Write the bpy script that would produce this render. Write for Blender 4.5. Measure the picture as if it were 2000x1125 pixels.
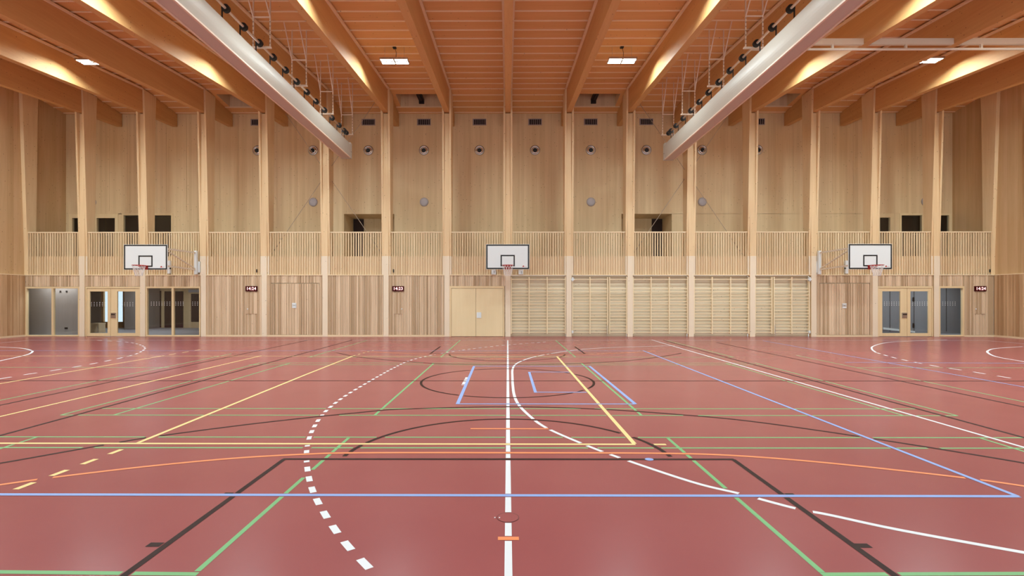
import bpy, bmesh, math, random
from mathutils import Vector
random.seed(7)
SC = bpy.context.scene
for o in list(bpy.data.objects): bpy.data.objects.remove(o)

# ---------------------------------------------------------------- camera, world, exposure
F, CAMZ, YAW, VPX, HOR = 977.0, 1.72, math.radians(0.22), 990.3, 582.5
CX = VPX - F*math.tan(YAW)
cam = bpy.data.objects.new('camera', bpy.data.cameras.new('camera'))
SC.collection.objects.link(cam)
cam.location = (0, 0, CAMZ)
cam.rotation_euler = (math.radians(90), 0, YAW)
cam.data.sensor_width = 36.0
cam.data.lens = F/2000*36
cam.data.shift_x = (1000-CX)/2000
cam.data.shift_y = (HOR-562.5)/2000
cam.data.clip_start = 0.05
SC.camera = cam
world = bpy.data.worlds.new('world'); SC.world = world; world.use_nodes = True
bg = world.node_tree.nodes['Background']
bg.inputs[0].default_value = (0.72, 0.86, 0.95, 1); bg.inputs[1].default_value = 1.1
SC.view_settings.view_transform = 'Standard'
SC.view_settings.look = 'None'
SC.view_settings.gamma = 1
SC.view_settings.use_curve_mapping = False
SC.view_settings.exposure = 0.6
PANEL_STRENGTH = 225.0        # light of the hall's LED panels
LOBBY_STRENGTH = 15.0  # strength of the lamps added inside the lobbies
FRONT_FILL = 1000.0            # watts of added frontal fill, shared among three made-up windows behind the camera
for i_, wx in enumerate((-14.4, 0.0, 14.4)):  # area lights added to fill the far wall from the front
    l_ = bpy.data.lights.new('window_daylight', 'AREA'); l_.shape = 'RECTANGLE'; l_.size = 12.6; l_.size_y = 4.4
    l_.energy = FRONT_FILL/3; l_.color = (.87, .98, 1.0)
    o_ = bpy.data.objects.new('window_daylight', l_); SC.collection.objects.link(o_)
    o_.location = (wx, -1.95, 4.2); o_.rotation_euler = (math.radians(90), 0, 0)

# ---------------------------------------------------------------- place constants (metres)
S, X0 = 2.7325, 0.04          # column spacing, centre column
YW = 22.40                    # face of the far wall's lower part
YB = 24.60                    # back wall of the gallery
ZL, ZP, ZR = 2.76, 3.61, 4.71 # ledge, gallery floor edge, hand rail
RID = 22.0                    # ridge line of the roof
def colx(i): return X0+i*S
def ceil_z(y): return 11.12-0.08*(RID-y) if y <= RID else 11.12-0.123*(y-RID)
def beam_z(y): return 10.02-0.08*(22.2-y) if y <= 22.2 else 10.02+0.06*(y-22.2)
def at(px, py, Y):            # where a sight line meets the vertical plane at distance Y
    k = (px-CX)/F; s, c = math.sin(YAW), math.cos(YAW)
    X = Y*(k*c-s)/(c+k*s)
    d = -X*s+Y*c
    return X, CAMZ+(HOR-py)*d/F
def fl(px, py):               # where a sight line meets the floor
    d = F*CAMZ/(py-HOR); xc = (px-CX)*d/F; s, c = math.sin(YAW), math.cos(YAW)
    return (xc*c-d*s, xc*s+d*c)

# ---------------------------------------------------------------- helpers
COL = SC.collection
class MB:
    def __init__(s): s.v = []; s.f = []
    def box(s, x0, x1, y0, y1, z0, z1):
        n = len(s.v)
        s.v += [(x0,y0,z0),(x1,y0,z0),(x1,y1,z0),(x0,y1,z0),(x0,y0,z1),(x1,y0,z1),(x1,y1,z1),(x0,y1,z1)]
        s.f += [tuple(n+i for i in q) for q in ((3,2,1,0),(4,5,6,7),(0,1,5,4),(1,2,6,5),(2,3,7,6),(3,0,4,7))]
        return s
    def quad(s, *p):
        n = len(s.v); s.v += list(p); s.f.append(tuple(range(n, n+len(p)))); return s
    def prism(s, poly, a0, a1, axis='x'):      # poly in the other two axes
        n = len(s.v); m = len(poly)
        def pt(a, b, c): return {'x': (a,b,c), 'y': (b,a,c), 'z': (b,c,a)}[axis]
        s.v += [pt(a0, *p) for p in poly]+[pt(a1, *p) for p in poly]
        s.f.append(tuple(range(n+m-1, n-1, -1))); s.f.append(tuple(range(n+m, n+2*m)))
        for i in range(m):
            j = (i+1) % m; s.f.append((n+i, n+j, n+m+j, n+m+i))
        return s
    def tube(s, p, q, r, k=10, r2=None):
        p, q = Vector(p), Vector(q); d = (q-p).normalized(); r2 = r if r2 is None else r2
        u = d.cross(Vector((0,0,1)) if abs(d.z) < .9 else Vector((1,0,0))).normalized(); w = d.cross(u)
        n = len(s.v)
        for c, rr in ((p, r), (q, r2)):
            for i in range(k):
                a = 2*math.pi*i/k; s.v.append(tuple(c+rr*(math.cos(a)*u+math.sin(a)*w)))
        for i in range(k):
            j = (i+1) % k; s.f.append((n+i, n+j, n+k+j, n+k+i))
        s.f.append(tuple(range(n+k-1, n-1, -1))); s.f.append(tuple(range(n+k, n+2*k)))
        return s
    def bar(s, p, q, w, h):                     # square bar between two points
        p, q = Vector(p), Vector(q); d = (q-p).normalized()
        u = d.cross(Vector((0,0,1)) if abs(d.z) < .9 else Vector((0,1,0))).normalized(); t = d.cross(u)
        n = len(s.v)
        for c in (p, q):
            for a, b in ((-1,-1),(1,-1),(1,1),(-1,1)): s.v.append(tuple(c+u*a*w/2+t*b*h/2))
        for i in range(4):
            j = (i+1) % 4; s.f.append((n+i, n+j, n+4+j, n+4+i))
        s.f += [(n+3,n+2,n+1,n), (n+4,n+5,n+6,n+7)]
        return s
    def lathe(s, prof, c, axis='y', k=32):      # prof: (radius, offset along axis)
        n = len(s.v); m = len(prof)
        for i in range(k):
            a = 2*math.pi*i/k
            for r, o in prof:
                if axis == 'y': s.v.append((c[0]+r*math.cos(a), c[1]+o, c[2]+r*math.sin(a)))
                else: s.v.append((c[0]+r*math.cos(a), c[1]+r*math.sin(a), c[2]+o))
        for i in range(k):
            j = (i+1) % k
            for t in range(m-1): s.f.append((n+i*m+t, n+j*m+t, n+j*m+t+1, n+i*m+t+1))
        return s
    def torus(s, c, R, r, k=32, q=8):
        n = len(s.v)
        for i in range(k):
            a = 2*math.pi*i/k
            for j in range(q):
                b = 2*math.pi*j/q
                s.v.append((c[0]+(R+r*math.cos(b))*math.cos(a), c[1]+(R+r*math.cos(b))*math.sin(a), c[2]+r*math.sin(b)))
        for i in range(k):
            for j in range(q):
                s.f.append((n+i*q+j, n+((i+1)%k)*q+j, n+((i+1)%k)*q+(j+1)%q, n+i*q+(j+1)%q))
        return s
    def disc(s, c, r, k=16, axis='z', ry=None):
        n = len(s.v)
        for i in range(k):
            a = 2*math.pi*i/k
            if axis == 'z': s.v.append((c[0]+r*math.cos(a), c[1]+(ry or r)*math.sin(a), c[2]))
            else: s.v.append((c[0]+r*math.cos(a), c[1], c[2]+r*math.sin(a)))
        s.f.append(tuple(range(n, n+k))); return s
    def build(s, name, mat, parent=None, bevel=0.0, smooth=False, fix=True):
        base = Vector((0,0,0)); p = parent
        while p is not None: base += p.location; p = p.parent
        me = bpy.data.meshes.new(name)
        me.from_pydata([tuple(Vector(v)-base) for v in s.v], [], s.f)
        if fix:
            b = bmesh.new(); b.from_mesh(me); bmesh.ops.recalc_face_normals(b, faces=b.faces); b.to_mesh(me); b.free()
        if smooth: me.polygons.foreach_set('use_smooth', [True]*len(me.polygons))
        me.update()
        o = bpy.data.objects.new(name, me); COL.objects.link(o)
        if mat is not None: me.materials.append(mat)
        if parent is not None: o.parent = parent
        if bevel:
            m = o.modifiers.new('bevel', 'BEVEL'); m.width = bevel; m.segments = 2; m.limit_method = 'ANGLE'
        return o
def centre(mb):                                 # base point of a mesh builder
    xs, ys, zs = zip(*mb.v); return ((min(xs)+max(xs))/2, (min(ys)+max(ys))/2, min(zs))
def tag(o, label=None, cat=None, group=None, kind=None):
    if label: o['label'] = label
    if cat: o['category'] = cat
    if group: o['group'] = group
    if kind: o['kind'] = kind
    return o
def thing(name, label, cat, loc, group=None):
    o = bpy.data.objects.new(name, None); o.empty_display_size = .1; COL.objects.link(o); o.location = loc
    return tag(o, label, cat, group)
def single(mb, name, mat, label, cat, group=None, bevel=0, smooth=False):   # a thing that is one mesh
    c = centre(mb); mb.v = [(a-c[0], b-c[1], d-c[2]) for a, b, d in mb.v]
    o = mb.build(name, mat, None, bevel, smooth); o.location = c
    return tag(o, label, cat, group)
def struct(name, mb, mat, parent=None, label=None, bevel=0):
    o = mb.build(name, mat, parent, bevel)
    if parent is None: o['kind'] = 'structure'
    if label: o['label'] = label
    return o
def sroot(name, label, loc=(0,0,0)):
    o = bpy.data.objects.new(name, None); COL.objects.link(o); o.location = loc; o['kind'] = 'structure'; o['label'] = label
    return o
def copy_tree(o, parent=None):
    c = o.copy(); COL.objects.link(c)
    if parent is not None: c.parent = parent
    for ch in list(o.children): copy_tree(ch, c)
    return c

# ---------------------------------------------------------------- materials
def new_mat(name):
    m = bpy.data.materials.new(name); m.use_nodes = True
    nt = m.node_tree; return m, nt, nt.nodes['Principled BSDF']
def plain(name, rgb, rough=.5, metal=0, spec=.4, emit=None, es=0):
    m, nt, b = new_mat(name)
    b.inputs['Base Color'].default_value = (*rgb, 1); b.inputs['Roughness'].default_value = rough
    b.inputs['Metallic'].default_value = metal; b.inputs['Specular IOR Level'].default_value = spec
    if emit: b.inputs['Emission Color'].default_value = (*emit, 1); b.inputs['Emission Strength'].default_value = es
    # faint unevenness so that no surface is perfectly flat in tone
    n = nt.nodes.new('ShaderNodeTexNoise'); n.inputs['Scale'].default_value = 6
    tc = nt.nodes.new('ShaderNodeTexCoord'); nt.links.new(tc.outputs['Object'], n.inputs['Vector'])
    mr = nt.nodes.new('ShaderNodeMapRange'); mr.inputs['To Min'].default_value = max(0, rough-.06); mr.inputs['To Max'].default_value = min(1, rough+.06)
    nt.links.new(n.outputs['Fac'], mr.inputs['Value']); nt.links.new(mr.outputs['Result'], b.inputs['Roughness'])
    return m
def wood(name, light, dark, axis='z', board=None, knots=0.5, rough=.55, island=0.0, board_axis='x', seam=0.0, tint=.10):
    """spruce: grain streaks along `axis`, boards of width `board`, scattered knots."""
    m, nt, b = new_mat(name); N, L = nt.nodes, nt.links
    b.inputs['Roughness'].default_value = rough; b.inputs['Specular IOR Level'].default_value = .25
    tc = N.new('ShaderNodeTexCoord'); oi = N.new('ShaderNodeObjectInfo')
    mul = N.new('ShaderNodeMath'); mul.operation = 'MULTIPLY'; mul.inputs[1].default_value = 37.0
    L.new(oi.outputs['Random'], mul.inputs[0])
    add = N.new('ShaderNodeVectorMath'); add.operation = 'ADD'
    L.new(tc.outputs['Object'], add.inputs[0]); L.new(mul.outputs[0], add.inputs[1])
    mp = N.new('ShaderNodeMapping'); mp.vector_type = 'POINT'
    sc = {'x': (.5, 9, 9), 'y': (9, .5, 9), 'z': (9, 9, .5)}[axis]; mp.inputs['Scale'].default_value = sc
    L.new(add.outputs[0], mp.inputs['Vector'])
    gr = N.new('ShaderNodeTexNoise'); gr.inputs['Scale'].default_value = 1.6; gr.inputs['Detail'].default_value = 5; gr.inputs['Roughness'].default_value = .6
    L.new(mp.outputs[0], gr.inputs['Vector'])
    big = N.new('ShaderNodeTexNoise'); big.inputs['Scale'].default_value = .35; big.inputs['Detail'].default_value = 2
    L.new(mp.outputs[0], big.inputs['Vector'])
    fac = N.new('ShaderNodeMath'); fac.operation = 'MULTIPLY_ADD'; fac.inputs[1].default_value = .55
    L.new(gr.outputs['Fac'], fac.inputs[0])
    half = N.new('ShaderNodeMath'); half.operation = 'MULTIPLY'; half.inputs[1].default_value = .45
    L.new(big.outputs['Fac'], half.inputs[0]); L.new(half.outputs[0], fac.inputs[2])
    val = fac.outputs[0]
    sepn = None
    if board or seam:
        sepn = N.new('ShaderNodeSeparateXYZ'); L.new(add.outputs[0], sepn.inputs[0])
        ax = {'x': 0, 'y': 1, 'z': 2}[board_axis]
        dv = N.new('ShaderNodeMath'); dv.operation = 'DIVIDE'; dv.inputs[1].default_value = board; L.new(sepn.outputs[ax], dv.inputs[0])
        flo = N.new('ShaderNodeMath'); flo.operation = 'FLOOR'; L.new(dv.outputs[0], flo.inputs[0])
        wn = N.new('ShaderNodeTexWhiteNoise'); wn.noise_dimensions = '1D'; L.new(flo.outputs[0], wn.inputs['W'])
        ma = N.new('ShaderNodeMath'); ma.operation = 'MULTIPLY_ADD'; ma.inputs[1].default_value = .34; L.new(wn.outputs['Value'], ma.inputs[0])
        sub = N.new('ShaderNodeMath'); sub.operation = 'SUBTRACT'; sub.inputs[1].default_value = .17; L.new(val, sub.inputs[0]); L.new(sub.outputs[0], ma.inputs[2])
        val = ma.outputs[0]
    if island:
        ge = N.new('ShaderNodeNewGeometry')
        ma = N.new('ShaderNodeMath'); ma.operation = 'MULTIPLY_ADD'; ma.inputs[1].default_value = island; L.new(ge.outputs['Random Per Island'], ma.inputs[0])
        sub = N.new('ShaderNodeMath'); sub.operation = 'SUBTRACT'; sub.inputs[1].default_value = island/2; L.new(val, sub.inputs[0]); L.new(sub.outputs[0], ma.inputs[2])
        val = ma.outputs[0]
    rp = N.new('ShaderNodeValToRGB'); rp.color_ramp.elements[0].position = .28; rp.color_ramp.elements[1].position = .72
    rp.color_ramp.elements[0].color = (*light, 1); rp.color_ramp.elements[1].color = (*dark, 1)
    L.new(val, rp.inputs[0]); colr = rp.outputs[0]
    if knots:
        mk = N.new('ShaderNodeMapping'); ks = {'x': (4.4, 6.6, 6.6), 'y': (6.6, 4.4, 6.6), 'z': (6.6, 6.6, 4.4)}[axis]; mk.inputs['Scale'].default_value = ks
        L.new(add.outputs[0], mk.inputs['Vector'])
        vo = N.new('ShaderNodeTexVoronoi'); vo.inputs['Scale'].default_value = 1.15; L.new(mk.outputs[0], vo.inputs['Vector'])
        sp = N.new('ShaderNodeSeparateColor'); L.new(vo.outputs['Color'], sp.inputs[0])
        gt = N.new('ShaderNodeMath'); gt.operation = 'LESS_THAN'; gt.inputs[1].default_value = knots; L.new(sp.outputs[0], gt.inputs[0])
        kr = N.new('ShaderNodeMapRange'); kr.inputs['From Min'].default_value = .06; kr.inputs['From Max'].default_value = .11
        kr.inputs['To Min'].default_value = .85; kr.inputs['To Max'].default_value = 0; L.new(vo.outputs['Distance'], kr.inputs['Value'])
        km = N.new('ShaderNodeMath'); km.operation = 'MULTIPLY'; L.new(gt.outputs[0], km.inputs[0]); L.new(kr.outputs[0], km.inputs[1])
        mx = N.new('ShaderNodeMix'); mx.data_type = 'RGBA'; mx.inputs['B'].default_value = (.09, .035, .015, 1)
        L.new(km.outputs[0], mx.inputs['Factor']); L.new(colr, mx.inputs['A']); colr = mx.outputs['Result']
    L.new(colr, b.inputs['Base Color'])
    return m

SPR_L, SPR_D = (.70, .50, .285), (.58, .385, .195)
M = {}
M['column'] = wood('spruce column', (.84, .645, .39), (.72, .51, .28), 'z', knots=.5)
M['beam'] = wood('spruce glulam', (.70, .41, .17), (.59, .32, .12), 'y', knots=.6)
M['ceiling'] = wood('ceiling boards', (.82, .475, .205), (.73, .395, .15), 'x', knots=.3)
M['batten'] = wood('ceiling battens', (.94, .76, .55), (.88, .67, .45), 'x', knots=.3)
M['panel'] = wood('spruce wall panels', (.78, .60, .36), (.68, .505, .285), 'z', board=.13, knots=.75)
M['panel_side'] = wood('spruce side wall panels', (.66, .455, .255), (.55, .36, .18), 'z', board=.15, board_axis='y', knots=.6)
M['pale'] = wood('pale column boards', (.86, .75, .58), (.80, .67, .49), 'z', knots=.25)
M['slat'] = wood('larch slats', (.78, .60, .41), (.50, .35, .21), 'z', knots=.1, island=.55)
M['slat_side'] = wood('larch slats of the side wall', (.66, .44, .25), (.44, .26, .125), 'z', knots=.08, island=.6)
M['rail'] = wood('railing slats', (.84, .67, .43), (.68, .50, .29), 'z', knots=.12, island=.35)
M['fascia'] = wood('pale gallery edge', (.80, .62, .41), (.70, .52, .32), 'z', board=.2, knots=.2)
M['trim'] = wood('pale trim', (.84, .69, .46), (.77, .60, .38), 'x', knots=.0)
M['frame'] = wood('pale window frames', (.82, .66, .40), (.75, .57, .32), 'z', knots=.0)
M['door'] = wood('maple door leaf', (.84, .70, .44), (.79, .64, .38), 'z', knots=.0)
M['ply'] = wood('knotty plywood', (.77, .69, .52), (.63, .54, .375), 'x', board=.11, board_axis='z', knots=.8)
M['bars'] = wood('wall bar wood', (.90, .78, .54), (.84, .70, .46), 'z', knots=0)
M['concrete'] = plain('concrete', (.36, .32, .29), .8)
M['greywall'] = plain('grey wall boards', (.25, .265, .29), .6)
M['greyfloor'] = plain('grey lobby floor', (.42, .43, .46), .5)
M['dark'] = plain('dark brown', (.035, .016, .012), .6)
M['white'] = plain('white enamel', (.76, .815, .815), .4)
M['black'] = plain('black paint', (.008, .008, .008), .5)
M['steel'] = plain('brushed steel', (.55, .54, .53), .35, metal=1)
M['chrome'] = plain('chrome', (.75, .74, .72), .18, metal=1)
M['cream'] = plain('cream painted steel', (.74, .66, .54), .45)
M['pinkpaint'] = plain('pale painted steel', (.76, .60, .47), .45)
M['red'] = plain('red enamel', (.42, .025, .02), .4)
M['net'] = plain('white net cord', (.82, .80, .78), .8)
M['clock'] = plain('dark red clock face', (.055, .004, .004), .6, spec=.15)
M['digit'] = plain('lit digits', (.9, .5, .5), .5, emit=(1, .50, .48), es=1.6)
M['lampface'] = plain('frosted lamp cover', (.50, .48, .50), .5)
M['ventdark'] = plain('dark vent', (.02, .012, .012), .7)
M['grilleframe'] = plain('vent frame', (.38, .31, .30), .5)
M['brace'] = plain('dull steel rod', (.36, .28, .21), .6)
M['housing'] = plain('pale housing sheet', (.50, .455, .39), .42)
M['fabric'] = None
M['dot'] = plain('white glass dots', (.8, .8, .8), .6)
def striped():
    m, nt, b = new_mat('ribbed pinkish underside'); N, L = nt.nodes, nt.links
    tc = N.new('ShaderNodeTexCoord'); w = N.new('ShaderNodeTexWave'); w.wave_type = 'BANDS'; w.bands_direction = 'X'
    w.inputs['Scale'].default_value = 9; L.new(tc.outputs['Object'], w.inputs['Vector'])
    rp = N.new('ShaderNodeValToRGB'); rp.color_ramp.elements[0].color = (.50, .40, .33, 1); rp.color_ramp.elements[1].color = (.62, .50, .42, 1)
    L.new(w.outputs['Fac'], rp.inputs[0]); L.new(rp.outputs[0], b.inputs['Base Color']); b.inputs['Roughness'].default_value = .6
    return m
M['ribbed'] = striped()
def perforated():
    m, nt, b = new_mat('perforated steel strip'); N, L = nt.nodes, nt.links
    tc = N.new('ShaderNodeTexCoord'); w = N.new('ShaderNodeTexWave'); w.wave_type = 'BANDS'; w.bands_direction = 'Z'
    w.inputs['Scale'].default_value = 2.6; L.new(tc.outputs['Object'], w.inputs['Vector'])
    rp = N.new('ShaderNodeValToRGB'); rp.color_ramp.interpolation = 'CONSTANT'; rp.color_ramp.elements[0].color = (.76, .60, .47, 1); rp.color_ramp.elements[1].position = .8; rp.color_ramp.elements[1].color = (.30, .19, .13, 1)
    L.new(w.outputs['Fac'], rp.inputs[0]); L.new(rp.outputs[0], b.inputs['Base Color']); b.inputs['Roughness'].default_value = .5
    return m
M['perf'] = perforated()
def glass():
    m, nt, b = new_mat('window glass'); N, L = nt.nodes, nt.links; N.remove(b)
    out = N['Material Output']; t = N.new('ShaderNodeBsdfTransparent'); t.inputs[0].default_value = (.90, .92, .93, 1)
    g = N.new('ShaderNodeBsdfGlossy'); g.inputs['Roughness'].default_value = .02
    lw = N.new('ShaderNodeLayerWeight'); lw.inputs[0].default_value = .5
    pw = N.new('ShaderNodeMath'); pw.operation = 'POWER'; pw.inputs[1].default_value = 5.0; L.new(lw.outputs['Facing'], pw.inputs[0])
    fr = N.new('ShaderNodeMath'); fr.operation = 'MULTIPLY_ADD'; fr.inputs[1].default_value = .9; fr.inputs[2].default_value = .04; L.new(pw.outputs[0], fr.inputs[0])
    mx = N.new('ShaderNodeMixShader'); L.new(fr.outputs[0], mx.inputs[0]); L.new(t.outputs[0], mx.inputs[1]); L.new(g.outputs[0], mx.inputs[2])
    L.new(mx.outputs[0], out.inputs[0]); return m
M['glass'] = glass()
def emitter(name, rgb, s):
    m, nt, b = new_mat(name); N, L = nt.nodes, nt.links; N.remove(b)
    e = N.new('ShaderNodeEmission'); e.inputs[0].default_value = (*rgb, 1); e.inputs[1].default_value = s
    L.new(e.outputs[0], N['Material Output'].inputs[0]); return m
M['led'] = emitter('LED diffuser', (.83, .97, 1), PANEL_STRENGTH)
M['lobbyled'] = emitter('lobby ceiling light', (.93, .97, 1), LOBBY_STRENGTH)
def floor_mat():
    m, nt, b = new_mat('red brown sports floor'); N, L = nt.nodes, nt.links
    tc = N.new('ShaderNodeTexCoord')
    n = N.new('ShaderNodeTexNoise'); n.inputs['Scale'].default_value = .6; n.inputs['Detail'].default_value = 4; L.new(tc.outputs['Object'], n.inputs['Vector'])
    n2 = N.new('ShaderNodeTexNoise'); n2.inputs['Scale'].default_value = 180; L.new(tc.outputs['Object'], n2.inputs['Vector'])
    mx = N.new('ShaderNodeMath'); mx.operation = 'MULTIPLY_ADD'; mx.inputs[1].default_value = .25; L.new(n2.outputs['Fac'], mx.inputs[0]); L.new(n.outputs['Fac'], mx.inputs[2])
    rp = N.new('ShaderNodeValToRGB'); rp.color_ramp.elements[0].position = .35; rp.color_ramp.elements[1].position = .85
    rp.color_ramp.elements[0].color = (.305, .085, .085, 1); rp.color_ramp.elements[1].color = (.34, .101, .099, 1)
    L.new(mx.outputs[0], rp.inputs[0]); L.new(rp.outputs[0], b.inputs['Base Color'])
    mr = N.new('ShaderNodeMapRange'); mr.inputs['To Min'].default_value = .2; mr.inputs['To Max'].default_value = .3
    L.new(n.outputs['Fac'], mr.inputs['Value']); L.new(mr.outputs[0], b.inputs['Roughness'])
    b.inputs['Specular IOR Level'].default_value = .15
    return m
M['floor'] = floor_mat()
def paint(name, rgb): return plain(name, rgb, .38, spec=.2)
PAINT = {'blue': paint('blue line paint', (.28, .42, .78)), 'yellow': paint('yellow line paint', (.90, .69, .30)),
         'orange': paint('orange line paint', (.88, .29, .12)), 'brown': plain('dark brown line paint', (.028, .009, .006), .55, spec=.15),
         'white': paint('white line paint', (.78, .82, .85)), 'green': paint('green line paint', (.19, .47, .20))}

# ---------------------------------------------------------------- room shell
XL, XR = at(49, 600, YW)[0], at(1941.5, 600, YW)[0]      # faces of the side walls
XLu, XRu = XL-.10, XR+.10                                # upper, set back part
YN = -1.6
floor = struct('floor', MB().box(XL-.3, XR+.3, YN-.2, YW+.3, -.2, 0), M['floor'], label='red-brown sports floor with many coloured court lines')

# ceiling: sheet to the ridge, bays behind it with four openings
OPEN = (-5, -2, 1, 4); O0, O1 = 22.78, 23.92
c = MB()
c.prism([(YN, ceil_z(YN)), (RID, ceil_z(RID)), (RID, ceil_z(RID)+.15), (YN, ceil_z(YN)+.15)], XLu-.2, XRu+.2, 'x')
def slope(mb, xa, xb, ya, yb):
    mb.prism([(ya, ceil_z(ya)), (yb, ceil_z(yb)), (yb, ceil_z(yb)+.15), (ya, ceil_z(ya)+.15)], xa, xb, 'x')
for k in range(-8, 8):
    xa, xb = colx(k), colx(k+1)
    if k == -8: xa = XLu-.2
    if k == 7: xb = XRu+.2
    if k in OPEN:
        slope(c, xa, xb, RID, O0); slope(c, xa, xb, O1, YB+.2)
        slope(c, xa, xa+.34, O0, O1); slope(c, xb-.34, xb, O0, O1)
    else: slope(c, xa, xb, RID, YB+.2)
ceiling = struct('ceiling', c, M['ceiling'], label='wooden board ceiling between the roof beams')
b = MB()
def bat(xa, xb, y):
    for_w = .045; z = ceil_z(y)
    b.prism([(y-for_w/2, z-.028), (y+for_w/2, z-.028), (y+for_w/2, z+.02), (y-for_w/2, z+.02)], xa, xb, 'x')
rows = [21.83-.64*i for i in range(0, 37)]+[22.32, 22.84, 23.38, 23.93, 24.46]
for y in rows:
    if O0 < y < O1:
        for k in range(-8, 8):
            if k not in OPEN: bat(max(colx(k)+.12, XLu), min(colx(k+1)-.12, XRu), y)
    else: bat(XLu, XRu, y)
b.build('ceiling_batten', M['batten'], ceiling)

# gallery back wall, with two dark recesses
REC = [(at(672, 418, YB), at(770, 418, YB)), (at(1214, 418, YB), at(1312, 418, YB))]
ZO = REC[0][0][1]
GW = []                                                  # glazed openings of the gallery wall: (x0, x1, z1)
for a, e, y in ((135, 160, 418), (183, 231, 418), (238, 284, 417), (296, 338, 417), (1712, 1745, 417), (1757, 1804, 417), (1826, 1857, 417)):
    GW.append((at(a, y, YB)[0], at(e, y, YB)[0], at(a, y, YB)[1]))
cuts = sorted([(r[0][0], r[1][0], ZO) for r in REC]+GW)
w = MB(); x = XLu-.2
for a, e, z in cuts:
    w.box(x, a, YB, YB+.2, ZP-.2, z+.0); x = e
w.box(x, XRu+.2, YB, YB+.2, ZP-.2, ZO)
w.box(XLu-.2, XRu+.2, YB, YB+.2, ZO, 11.2)
wall_far = struct('wall_far', w, M['panel'], label='knotty spruce panel wall at the back of the gallery')
g = MB()                                                 # panel joints
for k in range(-8, 8):
    for off in (.36, 2.28) if k % 2 else (.55, 2.2):
        xx = colx(k)+off
        g.box(xx-.012, xx+.012, YB-.012, YB+.01, ZO+.15, 10.8)
g.build('panel_joint', M['panel'], wall_far)

for nm, xin, sgn in (('left', XLu, -1), ('right', XRu, 1)):
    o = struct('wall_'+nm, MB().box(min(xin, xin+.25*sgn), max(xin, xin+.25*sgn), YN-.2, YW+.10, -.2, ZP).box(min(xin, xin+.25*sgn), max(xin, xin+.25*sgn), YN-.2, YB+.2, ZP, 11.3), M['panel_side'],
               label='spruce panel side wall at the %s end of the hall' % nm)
    x1 = XL if sgn < 0 else XR
    m = MB(); y = YN
    while y < YW-.02:
        wd = random.choice((.045, .06, .06, .075, .09)); e = random.choice((0, 0, .008, .012))
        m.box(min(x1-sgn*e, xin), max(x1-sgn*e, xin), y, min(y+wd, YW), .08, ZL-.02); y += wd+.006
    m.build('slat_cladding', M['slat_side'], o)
    m = MB(); m.box(min(x1-sgn*.012, xin), max(x1-sgn*.012, xin), YN, YW+.06, 0, .08)
    m.build('skirting', M['trim'], o)
    m = MB(); m.box(min(x1-sgn*.01, xin), max(x1-sgn*.01, xin), YN, YW+.06, ZL-.02, ZL+.02)
    m.build('ledge', M['trim'], o)
    if sgn > 0:
        xe = xin-.07
        MB().box(xe, xin, 20.95, 21.12, ZL+.02, 9.7).build('cover_strip', M['panel_side'], o)
m = MB(); wz0, wz1 = 2.0, 6.4; x = XLu-.3
m.box(XLu-.3, XRu+.3, YN-.25, YN, -.2, wz0); m.box(XLu-.3, XRu+.3, YN-.25, YN, wz1, 11.3)
for wx in (-14.4, 0, 14.4): m.box(x, wx-6.3, YN-.25, YN, wz0, wz1); x = wx+6.3
m.box(x, XRu+.3, YN-.25, YN, wz0, wz1)
struct('wall_near', m, M['panel'], label='wooden wall with windows behind the camera')
for n_, wx in enumerate((-14.4, 0, 14.4)):  # made-up windows, added to go with the frontal fill lights
    m = MB()
    for q in range(6): m.box(wx-6.3+q*2.52-(.04 if q else 0), wx-6.3+q*2.52+(.04 if q < 5 else 0), YN-.2, YN-.1, wz0, wz1)
    m.box(wx-6.3, wx+6.3, YN-.2, YN-.1, wz0, wz0+.08); m.box(wx-6.3, wx+6.3, YN-.2, YN-.1, wz1-.08, wz1)
    r_ = struct('window_%d' % (n_+20), m, M['frame'], label='window in the wall behind the camera')
    MB().box(wx-6.3, wx+6.3, YN-.16, YN-.15, wz0, wz1).build('pane', M['glass'], r_)
gs = struct('floor_gallery', MB().box(XLu, XRu, YW+.15, YB+.1, ZP-.28, ZP-.02), M['greyfloor'], label='gallery floor behind the railing')

# ---------------------------------------------------------------- columns
BAYTXT = {-8: 'corner window on the far left', -7: 'left glazed double door', -6: 'window onto the dark lobby', -5: 'left wall clock',
          -4: 'left slatted gate', -3: 'plain slatted bay', -2: 'middle wall clock', -1: 'pale wooden double door',
          0: 'first wall bars', 1: 'second wall bars', 2: 'third wall bars', 3: 'fourth wall bars', 4: 'fifth wall bars',
          5: 'right slatted gate', 6: 'right glazed double door', 7: 'narrow window on the far right'}
COLTXT = {-7: 'between the corner window and the left glazed double door', -6: 'behind the left basketball backboard',
          -5: 'carrying the left basketball swing arm', -4: 'just right of the left wall clock', -3: 'just right of the left slatted gate',
          -2: 'just left of the middle wall clock', -1: 'just left of the pale wooden double door', 0: 'behind the centre basketball backboard',
          1: 'between the first and second wall bars', 2: 'between the second and third wall bars', 3: 'between the third and fourth wall bars',
          4: 'between the fourth and fifth wall bars', 5: 'carrying the right basketball swing arm', 6: 'behind the right basketball backboard',
          7: 'between the right glazed door and the narrow window'}
FB = YW+.055                                             # flank front at the base
def flank_poly():                                        # (y, z) outline of a flank board
    return [(FB, ZL), (FB, ZP), (22.24, 10.0), (22.20, 11.02), (22.98, ceil_z(22.98)-.02), (22.94, 10.0), (22.86, ZP), (22.80, ZL)]
ct = thing('column', '', 'column', (colx(-7), YW, 0))
x = colx(-7)
MB().prism([(YW-.005, 0), (YW-.005, 10.0), (22.80, 10.0), (22.80, ZL), (22.58, ZL-.05), (22.58, 0)], x-.1175, x+.1175, 'x').build('post', M['column'], ct, bevel=.006)
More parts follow.
